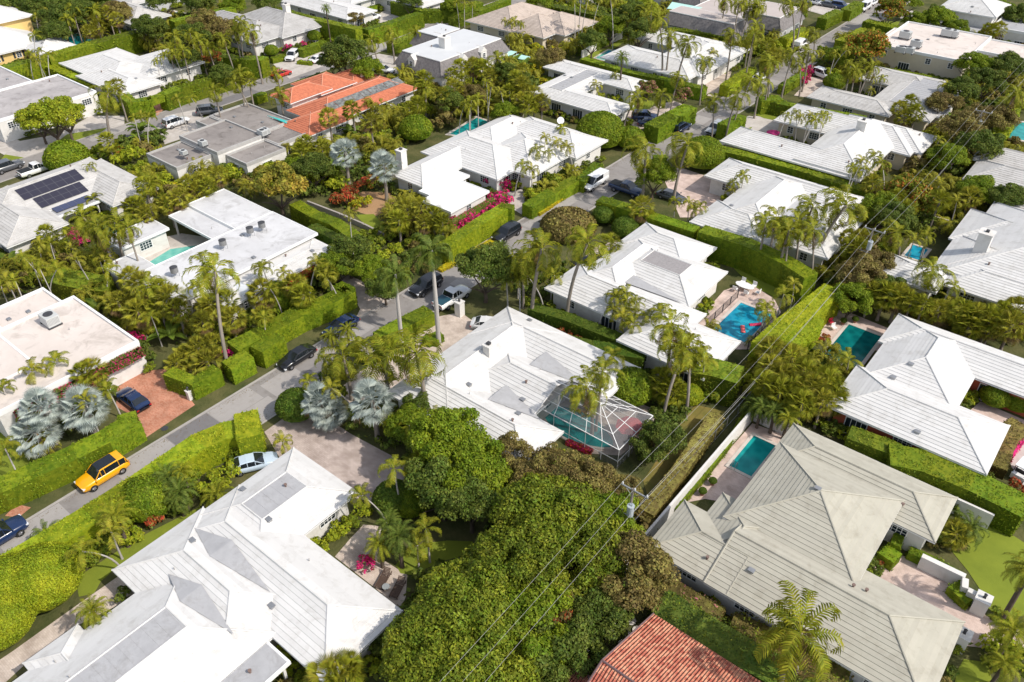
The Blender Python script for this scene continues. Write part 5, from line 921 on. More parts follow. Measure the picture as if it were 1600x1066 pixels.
# floats on the blue pool
def pool_float(x, y, rz, m, label):
    root = empty('pool_float', (x, y, .07), rz, label=label, cat='pool float', group='floats on the blue pool'); mb = MB()
    for i in range(7): mb.bar((-.9 + i * .27, -.34, .07), (-.9 + i * .27, .34, .07), .12, 0, 8)
    root.scale = (.72, .72, .72); mb.build('mattress', m, root, smooth=True); mb = MB(); mb.bar((.98, -.34, .12), (.98, .34, .12), .15, 0, 8); mb.build('pillow', m, root, smooth=True)
PINK_A = mat('coral_pink_vinyl', (.80, .16, .16), .35, .5); PINK_B = mat('hot_pink_vinyl', (.78, .05, .16), .35, .5)
x, y = G('6', 1372, 972); pool_float(x, y, R(-60), PINK_A, 'coral pink pool float lying lengthwise in the blue pool'); x, y = G('6', 1446, 946); pool_float(x, y, R(45), PINK_B, 'hot pink pool float crosswise beside the coral one')
x, y = G('2', 585, 325); o = empty('inflatable_chair', (x, y, .05), .4, label='blue inflatable lounge float on the pale pool', cat='pool float'); mb = MB(); mb.box(-.9, -.5, 0, .9, .5, .3); mb.build('seat', mat('blue_vinyl', (.01, .25, .42), .4), o); mb = MB(); mb.box(.6, -.6, .3, .95, .6, .9); mb.box(-.7, .45, .3, .6, .65, .5); mb.box(-.7, -.65, .3, .6, -.45, .5); mb.build('backrest', MATS['blue_vinyl'], o)
# screened pool cage: white frame, fine dark mesh
SCREEN = bpy.data.materials.new('insect_screen'); SCREEN.use_nodes = True; n_ = SCREEN.node_tree.nodes; tr = n_.new('ShaderNodeBsdfTransparent'); mx = n_.new('ShaderNodeMixShader'); mx.inputs[0].default_value = .42; df = n_.new('ShaderNodeBsdfDiffuse'); df.inputs[0].default_value = (.22, .22, .23, 1)
SCREEN.node_tree.links.new(tr.outputs[0], mx.inputs[1]); SCREEN.node_tree.links.new(df.outputs[0], mx.inputs[2]); SCREEN.node_tree.links.new(mx.outputs[0], n_['Material Output'].inputs['Surface'])
root = empty('pool_enclosure', (-33, 54.8, 0), label='white framed screened pool enclosure on the end of the central house', cat='pool enclosure')
fr, scn = MB(), MB(); x0, x1, y0, y1, ze, zr = -38.2, -28.2, 51.6, 58.0, 2.6, 4.3; yr = 54.6; xr = x1 - 4.4; O_ = (33, -54.8)
def T3(p): return (p[0] + O_[0], p[1] + O_[1], p[2])
def fb(a, b, r=.075): fr.bar(T3(a), T3(b), r * .48, 0, 4)
A_, B_, C_, D_ = (x0, y0, ze), (x1, y0, ze), (x1, y1, ze), (x0, y1, ze); R0, R1 = (x0, yr, zr), (xr, yr, zr)
for a, b in ((A_, B_), (B_, C_), (C_, D_), (R0, R1), (R1, B_), (R1, C_), (A_, R0), (D_, R0)): fb(a, b, .1)
nb = 5
lerp = lambda a, b, t: tuple(a[i] + (b[i] - a[i]) * t for i in range(3))
for k in range(nb + 1):
    t = k / nb; ex = x0 + (x1 - x0) * t
    for yy in (y0, y1): fb((ex, yy, 0), (ex, yy, ze))
    rx = x0 + (xr - x0) * min(1, t * 1.25)
    if t < .99: fb((ex, y0, ze), (rx, yr, zr)); fb((ex, y1, ze), (rx, yr, zr))
for k in range(4):
    yy = y0 + (y1 - y0) * k / 3; fb((x1, yy, 0), (x1, yy, ze))
    if k == 1: fb((x1, (y0 + y1) / 2, ze), R1)
for t in (.33, .67): fb(lerp(A_, R0, t), lerp(B_, R1, t)); fb(lerp(D_, R0, t), lerp(C_, R1, t)); fb(lerp(B_, R1, t), lerp(C_, R1, t))
for z_ in (1.0,): fb((x0, y0, z_), (x1, y0, z_)); fb((x1, y0, z_), (x1, y1, z_)); fb((x0, y1, z_), (x1, y1, z_))
for f_ in ([A_, B_, R1, R0], [D_, R0, R1, C_], [B_, C_, R1], [(x0, y0, 0), (x1, y0, 0), B_, A_], [(x1, y0, 0), (x1, y1, 0), C_, B_], [(x1, y1, 0), (x0, y1, 0), D_, C_]): scn.face([T3(p) for p in f_])
fr.build('frame', WHITEPAINT, root); scn.build('insect_screen', SCREEN, root)
# ---------------- walls and fences ----------------
def wall_run(name, P, h, tk, m, label, cat='wall'):
    mb = MB(); cx, cy = P[0]
    for i in range(len(P) - 1):
        a, b = Vector(P[i]), Vector(P[i + 1]); d = (b - a).normalized() * (tk / 2 if 0 < i else 0); q = Vector((-(b - a).y, (b - a).x)).normalized() * tk / 2; a = a + d
        mb.prism([(a.x + q.x - cx, a.y + q.y - cy), (b.x + q.x - cx, b.y + q.y - cy), (b.x - q.x - cx, b.y - q.y - cy), (a.x - q.x - cx, a.y - q.y - cy)], 0, h)
    o = mb.build(name, m, None, (cx, cy, 0)); return tag(o, label, cat)
wall_run('garden_wall', [(-20.9, 41), (-20.9, 66.6)], 1.9, .24, WALL_WHITE, 'long white garden wall between the pole line and the sage-roofed house')
wall_run('garden_wall', [(-20.7, 66.8), (2.8, 66.8)], 1.9, .24, WALL_WHITE, 'white garden wall behind the sage roof, below the big clipped hedge')
wall_run('garden_wall', [(-.9, 58.4), (2.7, 58.5), (3.0, 57.2), (4.6, 57.2)], 1.5, .5, WALL_WHITE, 'stepped thick white wall round the pink forecourt')
wall_run('garden_wall', pts('2', '415,320 540,245 655,200', 1.2), 1.8, .2, WALL_WHITE, 'white wall draped with plants beside the lawn of the wind-palm house')
wall_run('garden_wall', pts('5', '305,205 500,280 640,340 800,420', .8), .8, .3, mat('stained_wall', (.42, .38, .35), .9, noise=(2, .3), c2=(.3, .27, .24)), 'low stained retaining wall with path through the dense garden')
wall_run('garden_wall', pts('8', '605,255 720,225 865,155', 1.2), 2.3, .2, WALL_WHITE, 'white garage wall under creeper by the brick driveway')
wall_run('garden_wall', pts('f', '280,500 440,545', 1.2), 1.6, .25, WALL_CREAM, 'short pale wall among palms above the steep white villa')
for i, (t, x, y, h, w_, lab) in enumerate([('5', 1213, 885, 2.0, .9, 'white gate pillar with lamp beside the pickup truck'), ('15', 1320, 640, 1.7, 1.1, 'white gate pillar at the street end of the stepped wall'), ('15', 1200, 850, 1.7, 1.1, 'white gate pillar at the corner of the sage roof'), ('8', 1135, 395, 1.2, .5, 'small white marker post in front of the clipped hedge'), ('8', 90, 1010, 1.8, .8, 'white gate pillar half inside the hedge at lower street edge')]):
    X, Y = G(t, x, y); root = empty('gate_pillar', (X, Y, 0), label=lab, cat='gate pillar'); mb = MB(); mb.box(-w_ / 2, -w_ / 2, 0, w_ / 2, w_ / 2, h); mb.box(-w_ / 2 - .06, -w_ / 2 - .06, h, w_ / 2 + .06, w_ / 2 + .06, h + .1); mb.build('pillar', WALL_WHITE, root)
    mb = MB(); mb.box(-.12, -.12, h + .1, .12, .12, h + .16); mb.box(-.1, -.1, h + .16, .1, .1, h + .5); mb.bar((0, 0, h + .5), (0, 0, h + .62), .16, 0, 6, .02); mb.build('lantern', DARKMETAL, root)
# chain-link fence along the alley, and the dark slatted pool fence
def fence(P, h, m, label, step=2.4, name='fence', bars=0):
    root = empty(name, (*P[0], 0), label=label, cat='fence'); x0, y0 = P[0]; pm = MB(); pm.box(-.04, -.04, 0, .04, .04, h + .05); pme = pm.me('post', [m]); rl = MB()
    for i in range(len(P) - 1):
        a, b = Vector(P[i]), Vector(P[i + 1]); L = (b - a).length; n = max(1, int(L / step))
        for k in range(n + 1): q = a + (b - a) * k / n; link('post', pme, root, (q.x - x0, q.y - y0, 0))
        for z_ in (.15, h): rl.bar((a.x - x0, a.y - y0, z_), (b.x - x0, b.y - y0, z_), .025)
        if bars:
            nb = int(L / bars)
            for k in range(nb): q = a + (b - a) * k / nb; rl.bar((q.x - x0, q.y - y0, .15), (q.x - x0, q.y - y0, h), .014, 0, 3)
    rl.build('rail', m, root)
fence([(-22.6, 43), (-22.4, 69)], 1.7, METAL, 'vine-grown wire fence along the dry grass strip under the power line')
fence(pts('6', '1155,960 1340,785'), 1.3, DARKMETAL, 'dark slatted fence between the blue pool and the patio', 1.8, bars=.16)
fence(pts('6', '1400,1090 1560,895'), 1.2, DARKMETAL, 'grey fence on the far side of the blue pool along the lime hedge', 1.8, bars=.2)
fence(pts('8', '60,360 180,310 420,220'), 1.1, WHITEPAINT, 'white balustrade in front of the pinkish flat-roofed house', 1.2, name='balustrade', bars=.2)
# ---------------- power line ----------------
POLE_Y = [43.0, 99.5, 150.0, 205.0]; PX = -21.2; WH = 8.6
wood = mat('pole_wood', (.30, .26, .22), .9, noise=(3, .3), c2=(.2, .17, .14)); porc = mat('porcelain', (.62, .63, .65), .3, .5)
for i, yy in enumerate(POLE_Y):
    root = empty('utility_pole', (PX - .6, yy, 0), label=['utility pole with grey transformer behind the great green trees', 'utility pole with crossarm among palms by the carport house', 'utility pole with crossarm above the arched-chimney house', 'distant utility pole by the pink-roofed flat house'][i], cat='utility pole', group='utility poles of the back lane')
    mb = MB(); mb.bar((0, 0, 0), (0, 0, WH + .1), .16, 0, 8, .11); mb.build('pole', wood, root)
    mb = MB(); mb.box(-1.1, -.06, WH - .12, 1.5, .06, WH); mb.build('crossarm', METAL, root)
    mb = MB(); mb.bar((0, .05, WH - .9), (-.8, .05, WH - .1), .025); mb.bar((0, .05, WH - .9), (.9, .05, WH - .1), .025); mb.build('brace', METAL, root)
    for xx in (-1.0, .2, 1.4):
        c = MB(); c.bar((xx, 0, WH), (xx, 0, WH + .12), .03, 0, 6); c.bar((xx, 0, WH + .12), (xx, 0, WH + .28), .09, 0, 8, .06); c.build('insulator', porc, root)
    if i < 3:
        c = MB(); c.bar((.25, -.45, WH - 2.6), (.25, -.45, WH - 1.5), .3, 0, 14); c.bar((.25, -.45, WH - 1.5), (.25, -.45, WH - 1.42), .33, 0, 14); c.bar((.15, -.45, WH - 1.42), (.15, -.45, WH - 1.2), .05, 0, 6); c.bar((.35, -.45, WH - 1.42), (.35, -.45, WH - 1.2), .05, 0, 6); c.build('transformer', mat('transformer_grey', (.38, .42, .45), .4, .4), root)
        c = MB(); c.box(-.9, -.1, WH - 3.3, .5, -.04, WH - 3.22); c.bar((-.7, -.1, WH - 3.2), (-.7, -.1, WH - 2.8), .05, 0, 6); c.build('switch_bracket', METAL, root)
YS = [-30.0] + POLE_Y + [270.0]
cable = mat('aluminium_cable', (.40, .39, .37), .5, .4)
WLAB = ['uppermost bare cable on the street side of the pole crossarms', 'bare cable carried at the middle of the pole crossarms', 'bare cable on the garden wall side of the pole crossarms', 'thick low cable slung beneath the transformers']
for j, (xx, zz, r) in enumerate([(-1.0, WH + .3, .011), (.2, WH + .3, .010), (1.4, WH + .3, .011), (.15, WH - 3.0, .018)]):
    mb = MB()
    for a, b in zip(YS, YS[1:]):
        P = [(PX - .6 + xx, a + (b - a) * t / 10, zz - 4 * (.9 + .2 * (j == 3)) * (t / 10) * (1 - t / 10)) for t in range(11)]; mb.tube(P, r, 0, 4)
    tag(mb.build('power_line', cable), WLAB[j], 'cable', 'cables of the back lane')
# ---------------- rooftop and garden equipment ----------------
def ac_box(x, y, z, label, sc_=1.0, rz=0):
    root = empty('rooftop_air_conditioner', (x, y, z), rz, label=label, cat='air conditioner', group='rooftop air conditioners'); s_ = sc_
    mb = MB(); mb.box(-.75 * s_, -.55 * s_, .18, .75 * s_, .55 * s_, 1.0 * s_); mb.build('cabinet', mat('ac_grey', (.50, .51, .50), .5, .4), root)
    mb = MB(); mb.bar((0, 0, 1.0 * s_), (0, 0, 1.06 * s_), .4 * s_, 0, 18); mb.bar((0, 0, 1.06 * s_), (0, 0, 1.09 * s_), .1 * s_, 0, 8); mb.build('fan_grille', DARKMETAL, root)
    mb = MB()
    for k in range(9): mb.box(-.76 * s_, -.5 * s_ + k * .11 * s_, .3 * s_, .76 * s_, -.46 * s_ + k * .11 * s_, .9 * s_)
    mb.build('louver', METAL, root)
    mb = MB(); mb.box(-.8 * s_, -.6 * s_, 0, -.6 * s_, .6 * s_, .18); mb.box(.6 * s_, -.6 * s_, 0, .8 * s_, .6 * s_, .18); mb.build('base', DARKMETAL, root)
def ac_drum(x, y, z, label):
    root = empty('rooftop_air_conditioner', (x, y, z), 0, label=label, cat='air conditioner', group='rooftop air conditioners')
    mb = MB()
    for a in (-.35, .35):
        for b in (-.35, .35): mb.bar((a, b, 0), (a, b, .6), .03)
    mb.build('stand', METAL, root); mb = MB(); mb.bar((0, 0, .6), (0, 0, 1.35), .46, 0, 20); mb.build('drum', mat('drum_grey', (.27, .27, .27), .5, .5, noise=(6, .2), c2=(.17, .17, .17)), root)
    mb = MB()
    for k in range(16): a = k * math.pi / 8; mb.bar((math.cos(a) * .47, math.sin(a) * .47, .62), (math.cos(a) * .47, math.sin(a) * .47, 1.33), .018, 0, 3)
    mb.build('coil_guard', METAL, root); mb = MB(); mb.bar((0, 0, 1.35), (0, 0, 1.42), .5, 0, 20, .34); mb.build('fan_hood', DARKMETAL, root)
for (x, y), lab in zip(pts('j', '1125,335 1045,370 862,455 535,640', 4.0), ['drum air conditioner farthest up the white flat roof, smallest of the row', 'drum air conditioner second from the upper end of the flat roof', 'drum air conditioner alone at the middle of the white flat roof', 'drum air conditioner at the lower end of the white flat roof near the mint pool']): ac_drum(x, y, 3.66, lab)
X, Y = G('4', 305, 930, 4.2); ac_box(X, Y, 4.05, 'big square air conditioner with round fan on the pinkish flat roof', 1.35)
for t, x, y, z, s_, lab in [('0', 1205, 850, 4.2, .9, 'air conditioner near the front rim of the weathered grey roof'), ('0', 1560, 790, 3.6, 1.0, 'air conditioner on the lower step of the weathered grey roof'), ('0', 1090, 905, 3.6, .8, 'small air conditioner on the lowest grey roof by the palms'), ('k', 80, 660, 3.5, 1.0, 'air conditioner beside the mint awning of the weathered flat house'),
    ('q', 775, 250, 4.8, 1.5, 'first air conditioner near the street edge of the pink roof'), ('q', 745, 350, 4.8, 1.3, 'darker air conditioner of the pair at the front of the pink roof'), ('q', 800, 355, 4.8, 1.3, 'paler air conditioner of the pair at the front of the pink roof'), ('q', 850, 310, 4.8, 1.4, 'lone white air conditioner in the middle of the pink roof'), ('q', 1065, 235, 4.8, 1.5, 'darker of two air conditioners at the back rim of the pink roof'), ('q', 1105, 240, 4.8, 1.4, 'paler of two air conditioners at the back rim of the pink roof')]:
    X, Y = G(t, x, y, z + .5); ac_box(X, Y, z + .02, lab, s_)
# solar arrays: every panel is framed
def solar(x0, y0, x1, y1, zl, zh, nx, ny, label, m):
    root = empty('solar_array', ((x0 + x1) / 2, (y0 + y1) / 2, 0), label=label, cat='solar panels'); cx, cy = (x0 + x1) / 2, (y0 + y1) / 2
    mp, mf_ = MB(), MB()
    for i in range(nx):
        for j in range(ny):
            a0, a1 = x0 + (x1 - x0) * i / nx - cx, x0 + (x1 - x0) * (i + 1) / nx - cx; b0, b1 = y0 + (y1 - y0) * j / ny - cy, y0 + (y1 - y0) * (j + 1) / ny - cy
            Z = lambda a: zh + (zl - zh) * (a + cx - x0) / (x1 - x0)
            mf_.face([(a0, b0, Z(a0)), (a1, b0, Z(a1)), (a1, b1, Z(a1)), (a0, b1, Z(a0))]); g = .035
            pm_ = MB(); pm_.face([(a0 + g, b0 + g, Z(a0 + g) + .012), (a1 - g, b0 + g, Z(a1 - g) + .012), (a1 - g, b1 - g, Z(a1 - g) + .012), (a0 + g, b1 - g, Z(a0 + g) + .012)]); pm_.build('solar_panel', m, root)
    mf_.build('mounting_frame', mat('panel_frame', (.10, .10, .115), .4, .5), root)
PV = mat('solar_cell', (.035, .033, .05), .28, .5); PV2 = mat('solar_cell_blue', (.05, .06, .12), .12, .7)
zz_ = lambda x: 3 + .34 * (-119.5 - x) + .12
solar(-125.2, 38.8, -122.7, 48.0, zz_(-122.7), zz_(-125.2), 2, 7, 'upper dark solar array on the grey-white tiled slope', PV); solar(-122.5, 39.8, -120.2, 47.0, zz_(-120.2), zz_(-122.5), 2, 6, 'lower dark solar array on the grey-white tiled slope', PV)
solar(-120.0, 40.8, -118.0, 46.3, 2.95, 3.1, 1, 5, 'bluish solar array on the flat terrace roof below the tiled slope', PV2)
# skylight strip of the terracotta villa
root = empty('skylight', (-115.2, 99, 0), label='long grey glazed skylight strip on the terracotta slope', cat='skylight')
ztc = lambda x: 3 + S * (-112.2 - x) + .06
mb = MB()
for j in range(9):
    y0_ = 90 + j * 2.05; mb.face([(-116.2 + 115.2, y0_ - 99, ztc(-116.2) + .05), (-114.7 + 115.2, y0_ - 99, ztc(-114.7) + .05), (-114.7 + 115.2, y0_ - 99 + 1.95, ztc(-114.7) + .05), (-116.2 + 115.2, y0_ - 99 + 1.95, ztc(-116.2) + .05)])
mb.build('glazing', mat('greyish_glazing', (.24, .25, .24), .35, .5, noise=(1.5, .12), c2=(.10, .10, .095)), root)
mb = MB()
for xx in (-116.25, -114.65): mb.bar((xx + 115.2, -9.2, ztc(xx) + .06), (xx + 115.2, 9.6, ztc(xx) + .06), .05)
mb.build('frame', METAL, root)
# mansard dormers, arched openings, awnings
def dormer(root_t, x, y, z, rz):
    r0, cx, cy = root_t; o = empty('dormer', (x - cx, y - cy, z), rz); o.parent = r0
    mb = MB(); mb.prism([(-.9, -.5), (.9, -.5), (.9, 1.6), (-.9, 1.6)], 0, 1.7); b = len(mb.v)
    mb.v += [(-1.0, -.55, 1.7), (1.0, -.55, 1.7), (0, -.55, 2.7), (-1.0, 1.6, 1.7), (1.0, 1.6, 1.7), (0, 1.6, 2.7)]; mb.f += [(b, b + 1, b + 2), (b, b + 2, b + 5, b + 3), (b + 1, b + 4, b + 5, b + 2)]; mb.m += [0, 0, 0]
    mb.build('dormer_wall', WALL_WHITE, o); w_ = link('window', WIN[0][0], o, (0, -.51, .35)); link('pane', WIN[0][1], w_, (0, -.022, 0)); w_.scale = (.7, 1, 1)
for x, y, rz in ((-120, 116.4, 0), (-112.4, 123, R(90)), (-112.4, 129, R(90)), (-125.3, 130, R(90))): dormer(HH[21], x, y, 3.7, rz)
chimney(*HH[21], -118.2, 124, 6.2, 8.3, 1.7)
chimney(*HH[19], -166, 121.5, 4, 7.2, 1.3); chimney(*HH[6], -89.2, 82.5, 3, 6.2, 1.2); chimney(*HH[20], -124.5, 106.5, 3.5, 4.9, .5)
def parasol_like(name, label, cat, P, z, m, mm=None):
    mb = MB(); cx, cy = P[0]; n = len(P); mb.prism([(x - cx, y - cy) for x, y in P], z, z + .08); root = empty(name, (cx, cy, 0), label=label, cat=cat); mb.build('canopy', m, root)
    pm = MB(); pm.bar((0, 0, 0), (0, 0, z), .05, 0, 6); pme = pm.me('post', [mm or WHITEPAINT])
    for x, y in P: link('post', pme, root, (x - cx + (.1 if x < cx + .1 else -.1), y - cy, 0))
MINT = mat('mint_canvas', (.42, .66, .60), .7); 
parasol_like('awning', 'mint green awning behind the mansard villa, first from its shingle skirt', 'awning', pts('o', '360,440 500,465 440,505 320,490', 2.6), 2.6, MINT); parasol_like('awning', 'mint green awning behind the mansard villa, next to the dense garden', 'awning', pts('o', '510,485 620,510 600,545 440,515', 2.6), 2.6, MINT)
parasol_like('awning', 'wide mint awning on the dark mansard villa', 'awning', pts('p', '400,20 670,70 560,110 355,80', 3.4), 3.4, MINT); parasol_like('awning', 'turquoise awning on the weathered flat-roofed house beside terracotta villa', 'awning', pts('k', '100,520 290,570 270,590 150,540', 3.4), 3.4, mat('turquoise_canvas', (.06, .45, .42), .7))
# garden furniture
def umbrella(x, y, h, r, m, label):
    root = empty('parasol', (x, y, 0), label=label, cat='parasol'); mb = MB(); mb.bar((0, 0, 0), (0, 0, h), .03, 0, 6); mb.build('pole', WOOD, root); mb = MB(); V = [(math.cos(k * math.pi / 4) * r, math.sin(k * math.pi / 4) * r, h - .35) for k in range(8)]
    for k in range(8): mb.face([V[k], V[(k + 1) % 8], (0, 0, h + .12)])
    mb.build('canopy', m, root)
X, Y = G('b', 1150, 720, 2.2); umbrella(X, Y, 2.2, 1.5, mat('dull_red_canvas', (.55, .08, .09), .8), 'dull red parasol inside the screened pool enclosure')
X, Y = G('3', 112, 778, 2.0); umbrella(X, Y, 2.0, 1.3, mat('plum_canvas', (.32, .02, .12), .8), 'plum purple parasol in the street court of the arched-chimney house')
BROWN = mat('brown_wicker', (.13, .085, .065), .7, noise=(12, .3)); 
def lounger(x, y, rz, label, m=BROWN, grp='sun loungers on the paved terrace'):
    root = empty('sun_lounger', (x, y, 0), rz, label=label, cat='sun lounger', group=grp); mb = MB()
    for k in range(11): mb.box(-.95 + k * .12, -.33, .30, -.95 + k * .12 + .09, .33, .34)
    mb.build('seat', m, root); mb = MB()
    for k in range(6): t = k / 6; mb.face([(.4 + .55 * t, -.33, .34 + .45 * t), (.4 + .55 * t, .33, .34 + .45 * t), (.4 + .55 * t + .075, .33, .34 + .45 * t + .061), (.4 + .55 * t + .075, -.33, .34 + .45 * t + .061)])
    mb.build('backrest', m, root); mb = MB(); mb.box(-1, -.38, .26, .95, -.33, .38); mb.box(-1, .33, .26, .95, .38, .38); mb.build('frame', m, root)
    for a in (-.9, .8):
        for b in (-.36, .36): l = MB(); l.bar((a, b, 0), (a, b, .3), .03); l.build('leg', m, root)
x, y = G('13', 760, 465); lounger(x, y, R(110), 'brown slatted sun lounger closer to the magenta flowers'); x, y = G('13', 845, 520); lounger(x, y, R(110), 'brown slatted sun lounger closer to the great trees')
x, y = G('13', 775, 515); o = empty('side_table', (x, y, 0), label='small round glass side table between two brown loungers', cat='table'); mb = MB(); mb.bar((0, 0, .42), (0, 0, .45), .33, 0, 16); mb.build('tabletop', mat('smoked_glass', (.3, .32, .33), .1, .6), o); mb = MB(); mb.bar((0, 0, 0), (0, 0, .42), .05, 0, 8); mb.build('leg', DARKMETAL, o)
X, Y = G('13', 665, 385); tag(shrub('m', X, Y, 1.0), 'magenta flowering shrub at the roof edge beside the brown loungers', 'shrub')
def chair(x, y, rz, label, m=WHITEPAINT, grp='white chairs on the pink patio'):
    root = empty('garden_chair', (x, y, 0), rz, label=label, cat='chair', group=grp); mb = MB(); mb.box(-.28, -.28, .4, .28, .28, .47); mb.build('seat', m, root); mb = MB(); mb.box(-.28, .24, .47, .28, .3, .95); mb.build('backrest', m, root)
    for a in (-.25, .25):
        for b in (-.25, .25): l = MB(); l.bar((a, b, 0), (a, b, .4), .025); l.build('leg', m, root)
cx_, cy_ = G('6', 1380, 735)
o = empty('dining_table', (cx_, cy_, 0), label='white oval dining table on the patio above the blue pool', cat='table'); mb = MB(); mb.prism([(math.cos(t) * 1.3, math.sin(t) * .7) for t in [k * math.pi / 8 for k in range(16)]], .7, .76); mb.build('tabletop', WHITEPAINT, o)
for s_ in (-.7, .7): l = MB(); l.bar((s_, 0, 0), (s_, 0, .7), .08, 0, 8); l.build('leg', WHITEPAINT, o)
for k, (dx, dy, rz, lb) in enumerate([(-.8, 1.1, 0, 'white chair at the hedge side of the oval table, street end'), (.8, 1.1, 0, 'white chair at the hedge side of the oval table, lane end'), (-.8, -1.1, R(180), 'white chair at the house side of the oval table, street end'), (.8, -1.1, R(180), 'white chair at the house side of the oval table, lane end'), (1.9, 0, R(-90), 'white chair at the head of the oval table nearest the pool lawn')]): chair(cx_ + dx, cy_ + dy, rz, lb.replace('nearest', 'facing'))
for t, x, y, c, lb in [('7', 450, 945, (.55, .03, .06), 'red patio chair beside the deep teal pool'), ('7', 465, 975, (.75, .74, .72), 'white patio chair beside the red one by the deep teal pool')]: X, Y = G(t, x, y); chair(X, Y, 1, lb, mat('chair_' + lb[:3], c, .5), 'patio chairs by the deep teal pool')
# blue tarpaulined bins under the carport, potted plants, stepping stones
X, Y = G('e', 225, 480); o = empty('tarpaulin_heap', (X, Y, 0), label='bright blue covered heap beside the carport opening', cat='tarpaulin'); mb = MB(); mb.prism([(-1, -.7), (1, -.7), (1.1, .5), (-.6, .8)], 0, 1.0); mb.prism([(-.5, -.5), (.7, -.5), (.6, .4), (-.4, .5)], 1.0, 1.4); mb.build('cover', mat('blue_tarpaulin', (.01, .16, .55), .5), o)
pot = MB(); pot.bar((0, 0, 0), (0, 0, .4), .18, 0, 10, .27); POT = pot.me('pot', [mat('clay_pot', (.28, .14, .09), .8)])
for t, x, y, lb in [('10', 1190, 905, 'potted shrub on the white deck, closer to the teal pool'), ('10', 1130, 965, 'potted shrub on the white deck, closer to the roof corner'), ('7', 590, 930, 'potted plant on the brick edge of the deep teal pool'), ('7', 520, 940, 'potted plant behind the red patio chair')]:
    X, Y = G(t, x, y); o = empty('potted_plant', (X, Y, .02), label=lb, cat='potted plant'); link('pot', POT, o); c = link('foliage', BALL['darkclip'], o, (0, 0, .55)); c.scale = (.42,) * 3
st = MB(); st.bar((0, 0, 0), (0, 0, .06), .42, 0, 16); ST = st.me('stepping_stone', [mat('pale_stone', (.60, .57, .52), .8)])
for i, (x, y) in enumerate([(417, 895), (460, 865), (517, 905), (582, 930), (627, 890), (662, 842), (700, 800), (745, 762), (708, 705)]):
    X, Y = G('14', x, y); o = link('stepping_stone', ST, None, (X, Y, .075))
    tag(o, f"round pale stepping stone on the gravel path, {['first', 'second', 'third', 'fourth', 'fifth', 'sixth', 'seventh', 'eighth', 'ninth'][i]} from its lower end", 'stepping stone', 'stepping stones beside the red-tiled house')
# white orchid-like bush at the gravel bed
x, y = G('14', 575, 690, 1); o = shrub('s', x, y, 1.5); o.data = shrub_mesh('shrub', mat('white_blossom', (.70, .69, .68), .6, island=.2), 321, 500, .12); o['label'] = 'white flowering bush beside the tan gravel path'; o['category'] = 'bush'
# ---------------- vehicles ----------------
TYRE = mat('tyre_rubber', (.02, .02, .02), .8); RIM = mat('alloy_rim', (.35, .35, .37), .35, .5, metal=.7); LAMP = mat('headlamp_glass', (.70, .72, .75), .15, .6); TAIL = mat('tail_lamp', (.45, .01, .015), .3, .5); CARGLASS = mat('car_window', (.012, .016, .02), .06, .8); TRIM = mat('black_trim', (.015, .015, .016), .5)
wh = MB()
def tyre_me():
    mb = MB(); n = 20
    for (ya, yb, ra, rb) in ((-.11, -.11, .2, .34), (-.11, .11, .34, .34), (.11, .11, .34, .2)):
        for k in range(n):
            a, b = 2 * math.pi * k / n, 2 * math.pi * (k + 1) / n; mb.face([(math.cos(a) * ra, ya, math.sin(a) * ra), (math.cos(b) * ra, ya, math.sin(b) * ra), (math.cos(b) * rb, yb, math.sin(b) * rb), (math.cos(a) * rb, yb, math.sin(a) * rb)])
    return mb.me('tyre', [TYRE])
def rim_me():
    mb = MB(); mb.bar((0, -.09, 0), (0, .09, 0), .17, 0, 12)
    for k in range(5):
        a = k * 2 * math.pi / 5
        for s_ in (-.1, .1): mb.bar((0, s_, 0), (math.cos(a) * .22, s_, math.sin(a) * .22), .03)
    return mb.me('rim', [RIM])
TY, RM = tyre_me(), rim_me()
